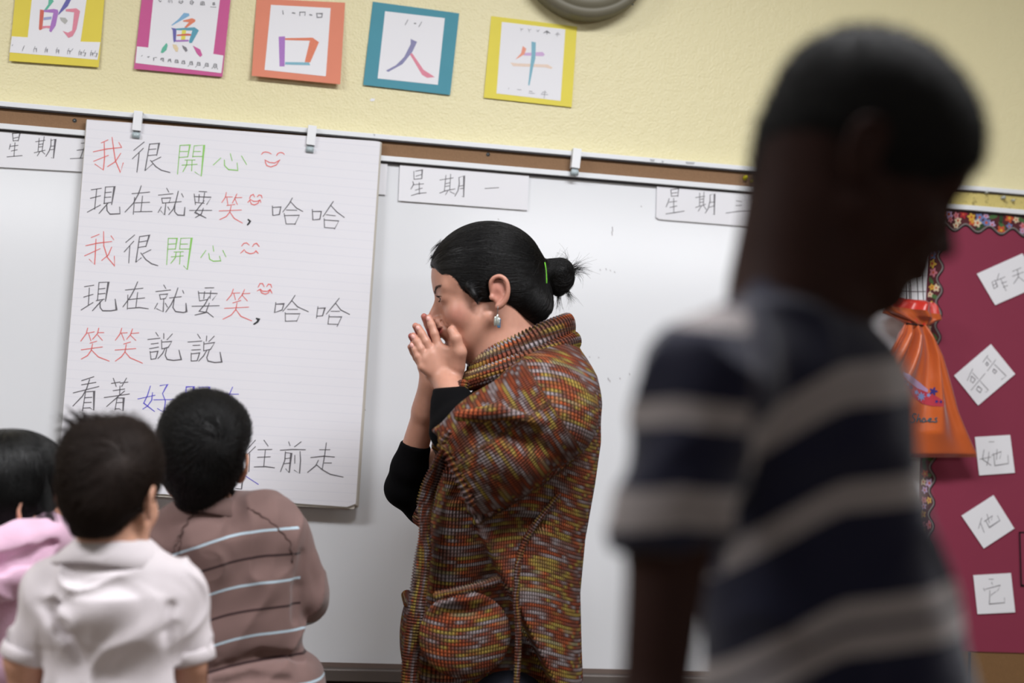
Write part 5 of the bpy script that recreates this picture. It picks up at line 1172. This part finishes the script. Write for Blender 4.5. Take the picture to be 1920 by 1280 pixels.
nzz = nt.nodes.new('ShaderNodeTexNoise'); nzz.inputs['Scale'].default_value = 9; tcc = nt.nodes.new('ShaderNodeTexCoord'); nt.links.new(tcc.outputs['Object'], nzz.inputs['Vector'])
rp = mnode('ADD', at.outputs['Fac'], mnode('MULTIPLY', mnode('SUBTRACT', nzz.outputs[0], .5), .14))
half = mnode('MULTIPLY', rp, .5)
for off, c in ((0.5, (176, 196, 208)), (0.0, (58, 40, 40))):
    fr = mnode('FRACT', mnode('ADD', half, off)); on = mnode('LESS_THAN', mnode('ABSOLUTE', mnode('SUBTRACT', fr, .5)), (.023 if off else .026)); on = mnode('MULTIPLY', on, mnode('GREATER_THAN', rp, -.6))
    mx = nt.nodes.new('ShaderNodeMix'); mx.data_type = 'RGBA'; nt.links.new(on, mx.inputs[0]); nt.links.new(cur, mx.inputs[6]); mx.inputs[7].default_value = lin(c); cur = mx.outputs[2]
nt.links.new(cur, bsd.inputs['Base Color'])
shB = Sh.build('striped_shirt', Mb, boyB, 1, {'rowpos': strcoord}, fabric_folds(Sh, .009, 11, (1.1, 1, .8), 7.7))
M['seam'] = cloth_mat('brown_seam', (92, 70, 66))
def seam(pts, Fd, parent, m, r=.0017, wav=.0022, dy=-.07, nm_='raglan_seam', w_=None):
    w_ = w_ or wb_; P_ = []
    for i in range(len(pts)-1):
        for t in np.linspace(0, 1, 14, endpoint=False): P_.append(w_(pts[i][0]*(1-t)+pts[i+1][0]*t, pts[i][1]*(1-t)+pts[i+1][1]*t, dy))
    P_ = np.array(P_); P_[:, 0] += wav*np.sin(np.arange(len(P_))*.9); P_ = Fd.project(P_, .0015, 5); b = MB(); b.tube(P_, r, 6); return b.build(nm_, m, parent, True)
seam([(463, 942), (481, 956), (516, 982), (547, 1013), (563, 1061)], Sh, shB, M['seam']); seam([(359, 956), (341, 991), (326, 1030), (312, 1056)], Sh, shB, M['seam'])
collar(boyB, cloth_mat('brown_rib', (108, 86, 82)), wb_(390, 930), (.051, .053), wb_(396, 958), (.066, .064), .002)
legs(boyB, (ft[0], YB, .60), .055, .075, (-.1, .99, 0), M['trouser_d'], .5)

# ---- girl with long black hair in a pink fleece at the left edge
YC = -0.80; wc = lambda px, py, dy=0.0: W(px, py, YC+dy)
TC = Frame(wc(21, 955), (.80, .60, .06), sc_=1.0)
ft = wc(20, 1280); ft[2] = 0
girl = empty('person', ft, 'girl with long straight black hair and a pink fleece at the left edge', 'person')
F = Field(wc(-180, 1420)+[0, -.17, -.02], wc(170, 790)+[0, .2, 0], .0034)
head_shape(F, TC); F.cone(TC(-.015, 0, -.03), wc(20, 1040), .045, .05, .02); F.chain([wc(-90, 1110), wc(15, 1060), wc(110, 1110)], [.034, .05, .034], .03)
for sh, el, wr in (((-95, 1120), (-125, 1240), (-110, 1350)), ((100, 1120), (105, 1240), (100, 1350))):
    F.chain([wc(*sh), wc(*el), wc(*wr, .03)], [.032, .028, .021], .012); child_hand(F, wc(*wr, .03), (0, .25, -1), (0, 1, 0), .8)
F.build('body', skinA, girl, 1, {'tint': torso_tint(TC)}); simple_eyes(TC, girl)
M['hairC'] = hair_mat('long_black_hair', (7, 7, 8), .42, .35)
H = Field(wc(-150, 1060)+[0, -.14, 0], wc(160, 780)+[0, .14, 0], .003)
HE = lambda c, r, k=.01, op='u': H.ell(TC(*c), np.array(r)*TC.s, k, op, TC.A)
HE((-.004, 0, .048), (.104, .083, .088), 0); H.cone(TC(-.040, 0, .02), TC(-.052, .0, -.075), .072, .058, .03)
H.cone(TC(-.02, -.052, .02), TC(-.03, -.050, -.075), .030, .022, .02)
HE((.120, 0, -.040), (.078, .10, .088), .008, 's'); 
HE((.072, -.095, -.050), (.040, .040, .070), .008, 's')
hc = H.build('hair', M['hairC'], girl, 1)
top = TC(-.01, 0, .14)
def flc(P):
    d = P-top; d[:, 2] = 0; d /= np.linalg.norm(d, axis=1, keepdims=True)+1e-6; return d*np.clip((P[:, 2:3]-TC(0, 0, .04)[2])/.09, 0, 1)+np.array([[.0, 0, -1.0]])*np.clip(1-(P[:, 2:3]-TC(0, 0, .06)[2])/.09, .05, 1)
hair_curves('long_strands', grow(H, surf_pts(H, 7000, None, 4), flc, .09, 9, .0016, .07, seed=3), .0003, .00016, M['hairC'], hc)
pt = []; r = np.random.RandomState(3)
for i in range(130):
    a = wc(72+r.normal(0, 5), 890+r.normal(0, 18), -.05); e = wc(96+r.normal(0, 8), 985+r.normal(0, 14), -.075); m_ = (a+e)/2+CR*r.normal(.006, .004); pt.append([a*(1-t)**2+2*t*(1-t)*m_+e*t*t for t in np.linspace(0, 1, 8)])
hair_curves('side_lock', np.array(pt), .0003, .0001, M['hairC'], hc)
M['fleece'] = cloth_mat('pink_fleece', (224, 184, 208), .98, 350, .5, .5)
Sh = Field(wc(-190, 1440)+[0, -.2, -.02], wc(200, 940)+[0, .2, 0], .0042)
Sh.cone(wc(-60, 1120), wc(80, 1115), .070, .066, 0); Sh.cone(wc(-50, 1230), wc(52, 1230), .078, .078, .05); Sh.cone(wc(-55, 1400), wc(55, 1400), .088, .088, .05); Sh.cone(wc(15, 1040), wc(15, 1100), .06, .09, .05)
Sh.chain([wc(-60, 1090), wc(-105, 1130), wc(-128, 1240), wc(-112, 1340, .03)], [.05, .05, .042, .034], .03); Sh.chain([wc(90, 1085), wc(102, 1130), wc(98, 1240), wc(98, 1340, .03)], [.045, .045, .042, .034], .03)
# slumped hood: soft rolls round the shoulders
Sh.chain([wc(-70, 1035, -.06), wc(-20, 1040, -.105), wc(40, 1020, -.10), wc(95, 1005, -.06), wc(118, 1000, .0)], [.036, .038, .036, .028, .026], .02)
Sh.chain([wc(-80, 1085, -.07), wc(-20, 1090, -.12), wc(30, 1075, -.11), wc(75, 1050, -.09)], [.034, .040, .034, .022], .02)
Sh.chain([wc(40, 990, -.05), wc(80, 985, -.03), wc(112, 1000, .02)], [.024, .024, .022], .02)
Sh.chain([wc(-60, 1062, -.12), wc(0, 1060, -.14), wc(55, 1040, -.125), wc(100, 1015, -.08)], [.010, .011, .010, .006], .016, 's')
Sh.half(wc(20, 1400), (0, 0, -1), .004)
Sh.build('pink_fleece', M['fleece'], girl, 1, None, fabric_folds(Sh, .010, 9, (1, 1, 1), 1.7))
legs(girl, (ft[0], YC, .56), .055, .07, (.2, .97, 0), M['trouser_d'], .5)

# ---- dark boy close to the camera, out of focus
YD = -2.21; wd = lambda px, py, dy=0.0: W(px, py, YD+dy); SD = sc(1520, 800, YD)
TD = Frame(wd(1598, 322), (.93, -.10, -.40), sc_=.90)
ft = wd(1540, 1280); ft[2] = 0
boyD = empty('person', ft, 'boy in a navy and grey striped shirt close to the camera with his head bowed', 'person')
F = Field(wd(1100, 1560)+[-.08, -.18, -.02], wd(1920, 20)+[0, .2, 0], .0034)
head_shape(F, TD); F.cone(TD(-.02, 0, -.02), wd(1490, 540), .050, .050, .025); F.cone(TD(-.055, 0, .0), wd(1480, 500), .036, .040, .02); F.cone(TD(.02, 0, -.06), wd(1540, 560), .03, .04, .03); F.chain([wd(1330, 700, -.07), wd(1490, 600), wd(1545, 700, .07)], [.030, .042, .028], .03)
F.chain([wd(1318, 740, -.08), wd(1256, 1010, -.09), wd(1225, 1330, -.11), wd(1225, 1500, -.10)], [.036, .031, .024, .019], .012); child_hand(F, wd(1225, 1500, -.10), (.15, -.1, -1), (.6, -.8, 0), .85)
F.chain([wd(1572, 750, .09), wd(1660, 950, .12), wd(1740, 1250, .10)], [.034, .030, .020], .012); child_hand(F, wd(1740, 1250, .10), (.5, -.2, -1), (-.4, -.9, 0), .85)
F.build('body', skinD, boyD, 1, {'tint': torso_tint(TD)}); simple_eyes(TD, boyD)
M['hairD'] = hair_mat('cropped_black_hair', (9, 8, 8), .8, .2)
Hd = Field(TD(0, 0, .03)-.15, TD(0, 0, .03)+.15, .003); HE = lambda c, r, k=.01, op='u': Hd.ell(TD(*c), np.array(r)*TD.s, k, op, TD.A)
HE((-.001, 0, .050), (.0985, .0785, .0845), 0); HE((.045, 0, .040), (.0525, .066, .060), .02); Hd.cone(TD(-.055, 0, 0), TD(-.045, 0, -.045), .042*TD.s, .038*TD.s, .02)
HE((.115, 0, -.035), (.075, .10, .085), .006, 's')
for q in (-1, 1): HE((.045, q*.095, -.040), (.045, .040, .060), .006, 's'); HE((-.008, q*.090, -.012), (.024, .026, .036), .004, 's')
hd = Hd.build('hair', M['hairD'], boyD, 1)
hair_curves('cropped_strands', grow(Hd, surf_pts(Hd, 4000, None, 2), lambda P: Hd.grad(P)*.4+np.array([[.3, 0, .2]]), .006, 3, .004, .3), .0003, .00015, M['hairD'], hd)
Sh = Field(wd(1080, 1560)+[-.08, -.2, -.02], wd(1900, 490)+[0, .2, 0], .0045)
Sh.cone(wd(1430, 770), wd(1525, 750), .066, .066, 0); Sh.cone(wd(1458, 920), wd(1566, 910), .066, .066, .05); Sh.cone(wd(1480, 1110), wd(1628, 1100), .066, .066, .05); Sh.cone(wd(1490, 1300), wd(1655, 1300), .068, .068, .05); Sh.cone(wd(1490, 1440), wd(1665, 1440), .07, .07, .05)
Sh.cone(wd(1490, 575), wd(1480, 700), .046, .075, .05); Sh.cone(wd(1520, 640, .02), wd(1545, 770, .03), .036, .048, .04)
Sh.chain([wd(1465, 628, -.02), wd(1320, 728, -.08), wd(1256, 1010, -.09)], [.042, .048, .043], .025)
Sh.chain([wd(1530, 665, .05), wd(1572, 740, .09), wd(1660, 940, .12)], [.036, .040, .038], .025)
def cd_fn(X, Y, Z):
    p = wd(1250, 1022, -.09); d = -(Z-p[2])+.10*(X-p[0]); r2 = np.sqrt((X-p[0])**2+(Y-p[1])**2)-.058; return np.maximum(-d, r2)
Sh.put(cd_fn, wd(1250, 1100, -.09)-.12, wd(1250, 1030, -.09)+.12, .002, 's')
Sh.cone(wd(1490, 520), wd(1492, 570), .046, .048, .006, 's'); Sh.half(wd(1500, 1470), (0, 0, -1), .004)
oD = wd(1550, 640)
def bandD(V):
    d = V-oD; x = d@CR*SD+1550; y = -(d@CU)*SD+640
    g = 90*np.clip((1550-x)/170, 0, 3)**1.25-12*np.clip((x-1550)/150, 0, 2); yt = y-g
    arm = (x < 1362-.06*(y-640))*(V[:, 1] < YD-.0)*(y < 1060); ys = y-.12*np.abs(x-1230)-8
    return np.where(arm > 0, ys+1200, yt)/2800
Md = cloth_mat('navy_striped_jersey', (18, 19, 40)); nt = Md.node_tree; bD = nt.nodes['Principled BSDF']; src = bD.inputs['Base Color'].links[0].from_socket
atD = nt.nodes.new('ShaderNodeAttribute'); atD.attribute_name = 'rowpos'; rD = nt.nodes.new('ShaderNodeValToRGB'); rD.color_ramp.interpolation = 'CONSTANT'; el = rD.color_ramp.elements
el[0].position = 0; el[0].color = (0, 0, 0, 1); el[1].position = .999; el[1].color = (0, 0, 0, 1)
for a, b_ in ((668, 748), (882, 938), (1085, 1128), (1138, 1190), (1752, 1798), (1920, 1968), (2066, 2126)):
    q = el.new(a/2800); q.color = (1, 1, 1, 1); q = el.new(b_/2800); q.color = (0, 0, 0, 1)
mxD = nt.nodes.new('ShaderNodeMix'); mxD.data_type = 'RGBA'; nt.links.new(atD.outputs['Fac'], rD.inputs[0]); nt.links.new(rD.outputs[0], mxD.inputs[0]); nt.links.new(src, mxD.inputs[6]); mxD.inputs[7].default_value = lin((132, 125, 125)); nt.links.new(mxD.outputs[2], bD.inputs['Base Color'])
Sh.build('striped_shirt', Md, boyD, 1, {'rowpos': bandD}, fabric_folds(Sh, .010, 9, (1, 1, .8), 5.2))
legs(boyD, (ft[0], YD, .80), .065, .08, (.7, -.7, 0), M['trouser_d'], .6)

# ------------------------------------------------------------------ orange drawstring shoe bag hanging on the board
YG = -.085; wg = lambda px, py, dy=0.0: W(px, py, YG+dy)
c0 = wg(1720, 858); bag = empty('drawstring_bag', c0, 'orange satin drawstring bag with an embroidered shoe hanging beside the crimson board', 'bag')
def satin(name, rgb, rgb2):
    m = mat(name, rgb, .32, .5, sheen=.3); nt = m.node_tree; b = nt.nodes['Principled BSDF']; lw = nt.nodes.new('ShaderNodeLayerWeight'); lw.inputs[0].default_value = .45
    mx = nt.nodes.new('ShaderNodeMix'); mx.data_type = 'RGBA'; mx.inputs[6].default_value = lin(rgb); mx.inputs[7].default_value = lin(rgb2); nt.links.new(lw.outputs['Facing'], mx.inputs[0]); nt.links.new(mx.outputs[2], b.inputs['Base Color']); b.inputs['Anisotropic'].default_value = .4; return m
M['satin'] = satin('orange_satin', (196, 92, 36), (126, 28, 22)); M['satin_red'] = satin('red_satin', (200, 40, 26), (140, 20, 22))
def loft(rows, nseg=96):
    """rows: (left px, left py, right px, right py, depth half, fold amplitude, fold count, phase)"""
    v = []
    for (lx, ly, rx, ry, dp, amp, fc_, ph) in rows:
        a, c = wg(lx, ly), wg(rx, ry); ce = (a+c)/2; ax_ = (c-a)/2; hw = np.linalg.norm(ax_)
        for k in range(nseg):
            t = 2*math.pi*k/nseg; cs_, sn = math.cos(t), math.sin(t); w_ = 1+amp*math.sin(fc_*t+ph)+amp*.5*math.sin((fc_*1.7)*t+ph*2.3+.8)
            v.append(ce+ax_*cs_*(1+amp*.12*math.sin(fc_*t))+np.array([0, -1, 0])*(dp*np.sign(sn)*abs(sn)**.8*w_))
    n_ = len(rows); f = [(i*nseg+k, i*nseg+(k+1) % nseg, (i+1)*nseg+(k+1) % nseg, (i+1)*nseg+k) for i in range(n_-1) for k in range(nseg)]
    return v, f
def interp_rows(keys, n):
    keys = np.array(keys, float); t = np.linspace(0, len(keys)-1, n); out = []
    for q in t:
        i = min(int(q), len(keys)-2); u = q-i; u = u*u*(3-2*u) if False else u; out.append(tuple(keys[i]*(1-u)+keys[i+1]*u))
    return out
neck = (1696, 606, 1738, 611, .012, .35, 9, 0)
rows = interp_rows([neck, (1688, 625, 1748, 632, .020, .55, 9, .2), (1672, 660, 1764, 668, .026, .50, 8, .5), (1650, 705, 1778, 718, .030, .42, 7, .8), (1638, 760, 1792, 770, .032, .34, 6, 1.2), (1630, 810, 1810, 812, .030, .28, 5, 1.5), (1622, 850, 1830, 850, .018, .12, 5, 1.7), (1621, 858, 1831, 857, .004, .1, 5, 1.8)], 60)
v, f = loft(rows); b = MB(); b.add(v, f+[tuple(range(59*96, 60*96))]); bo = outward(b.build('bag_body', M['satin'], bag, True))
rows = interp_rows([neck, (1680, 597, 1752, 603, .016, .4, 7, .3), (1658, 585, 1762, 600, .024, .45, 6, .8), (1657, 572, 1760, 590, .026, .4, 5, 1.2)], 16)
v, f = loft(rows); b = MB(); b.add(v, f); outward(b.build('gathered_mouth', M['satin'], bag, True))
rows = interp_rows([(1658, 573, 1759, 590, .025, .4, 5, 1.2), (1668, 560, 1755, 574, .022, .5, 5, 1.6), (1672, 556, 1748, 566, .014, .5, 5, 2.0), (1690, 572, 1735, 580, .008, .3, 6, 2.0), neck], 16)
v, f = loft(rows); b = MB(); b.add(v, f); outward(b.build('red_lining', M['satin_red'], bag, True))
for k, (x0, y0, x1, y1) in enumerate([(1699, 560, 1697, 470), (1705, 566, 1703, 470), (1708, 570, 1706, 470), (1722, 572, 1718, 470), (1732, 566, 1727, 470)]):
    b = MB(); b.tube([wg(x0, y0, -.012+.002*k), wg((x0+x1)/2-1, (y0+y1)/2, .0), wg(x1, y1, .03)], .0011, 6); b.build('drawstring', FL['black'], bag, True)
b = MB(); b.tube([wg(1708, 469, .055), wg(1708, 469, .022)], .004, 8); b.ball(wg(1708, 468, .020), .008, 10, 8); b.build('hook', M['steel'], bag, True)
b = MB(); b.tube([wg(1696+42*t, 606+5*t, -.016*math.sin(math.pi*min(1, max(0, t)))-.001) for t in np.linspace(0, 1, 14)], .002, 6); b.build('drawstring', FL['black'], bag, True)
# embroidery, stitched on a patch that follows the front of the bag
from mathutils.bvhtree import BVHTree
bv = BVHTree.FromPolygons([tuple(q) for q in [vv.co for vv in bo.data.vertices]], [tuple(p.vertices) for p in bo.data.polygons])
def onbag(px, py, off=.0008):
    d = ray(px, py); d = d/np.linalg.norm(d); h = bv.ray_cast(Vector(CAM), Vector(d), 10)
    if h[0] is None: return wg(px, py, -.03)
    return np.array(h[0])-np.array([0, off, 0])
KB = (1640, 540, 3.765)
def kb(x, y, off=.001): return onbag(KB[0]+x/KB[2], KB[1]+y/KB[2], off)
def dense(pts, n=6):
    out = []
    for i in range(len(pts)): 
        a, c = pts[i], pts[(i+1) % len(pts)]; out += [(a[0]+(c[0]-a[0])*t, a[1]+(c[1]-a[1])*t) for t in np.linspace(0, 1, n, endpoint=False)]
    return out
def fan(b, pts, off):
    cx = sum(p[0] for p in pts)/len(pts); cy = sum(p[1] for p in pts)/len(pts); n_ = len(pts); b.add([kb(cx, cy, off)]+[kb(*p, off) for p in pts], [(0, 1+i, 1+(i+1) % n_) for i in range(n_)])
E1 = {'rose': (176, 50, 66), 'lav': (170, 140, 178), 'nav': (52, 44, 120), 'sky': (120, 140, 190), 'wine': (110, 24, 44)}
E1 = {k: mat('thread_'+k, v, .7, .3, bump=.5, bscale=900) for k, v in E1.items()}
def strip(b, top_, bot_, off, n=18):
    T_ = np.array([[np.interp(t, np.linspace(0, 1, len(c)), [q[j] for q in c]) for j in (0, 1)] for c in (top_, bot_) for t in np.linspace(0, 1, n)]); rows_ = 4; v = []
    for r_ in range(rows_+1):
        for k in range(n): p = T_[k]*(1-r_/rows_)+T_[n+k]*(r_/rows_); v.append(kb(p[0], p[1], off))
    b.add(v, [(i*n+k, i*n+k+1, (i+1)*n+k+1, (i+1)*n+k) for i in range(rows_) for k in range(n-1)])
b = MB(); strip(b, [(185, 610), (235, 660), (300, 710), (370, 735), (430, 760), (490, 800)], [(188, 660), (225, 715), (270, 770), (330, 815), (400, 832), (485, 836)], .0012); b.build('embroidered_shoe', E1['rose'], bo, True)
b = MB(); strip(b, [(195, 592), (240, 610), (300, 655), (375, 715)], [(190, 612), (235, 660), (300, 708), (372, 735)], .0014); b.build('embroidered_insole', E1['lav'], bo, True)
def flower(cx, cy, r, m, off=.0018, pet=5):
    b = MB(); pts = [(cx+r*(.72+.28*math.cos(pet*a))*math.cos(a), cy+r*(.72+.28*math.cos(pet*a))*math.sin(a)) for a in np.linspace(0, 6.2832, 31)[:-1]]; fan(b, pts, off); b.build('embroidered_flower', m, bo, True)
flower(325, 765, 34, E1['sky'], pet=8); flower(412, 728, 32, E1['nav']); flower(208, 660, 18, E1['nav']); flower(250, 700, 18, E1['nav']); flower(290, 735, 18, E1['sky']); flower(378, 755, 16, E1['sky']); flower(435, 800, 14, E1['nav']); flower(465, 802, 12, E1['nav']); flower(228, 680, 12, E1['sky'])
b = MB()
for st in parse("290,890 272,885 258,900 266,915 280,925 274,942 255,948 240,942;308,888 296,925 290,945 302,922 316,918 318,942;340,918 330,932 336,944 350,942 356,928 348,916 340,918;374,934 396,928 398,918 384,918 376,932 382,944 402,940;440,914 424,919 430,929 440,938 428,946 416,942;318,942 332,938;356,940 374,934;402,940 416,942"):
    for i in range(len(st)-1): b.tube([kb(*st[i], .0018), kb(*st[i+1], .0018)], .0012, 6)
b.build('embroidered_word', mat('teal_thread', (52, 96, 110), .6, .3), bo)
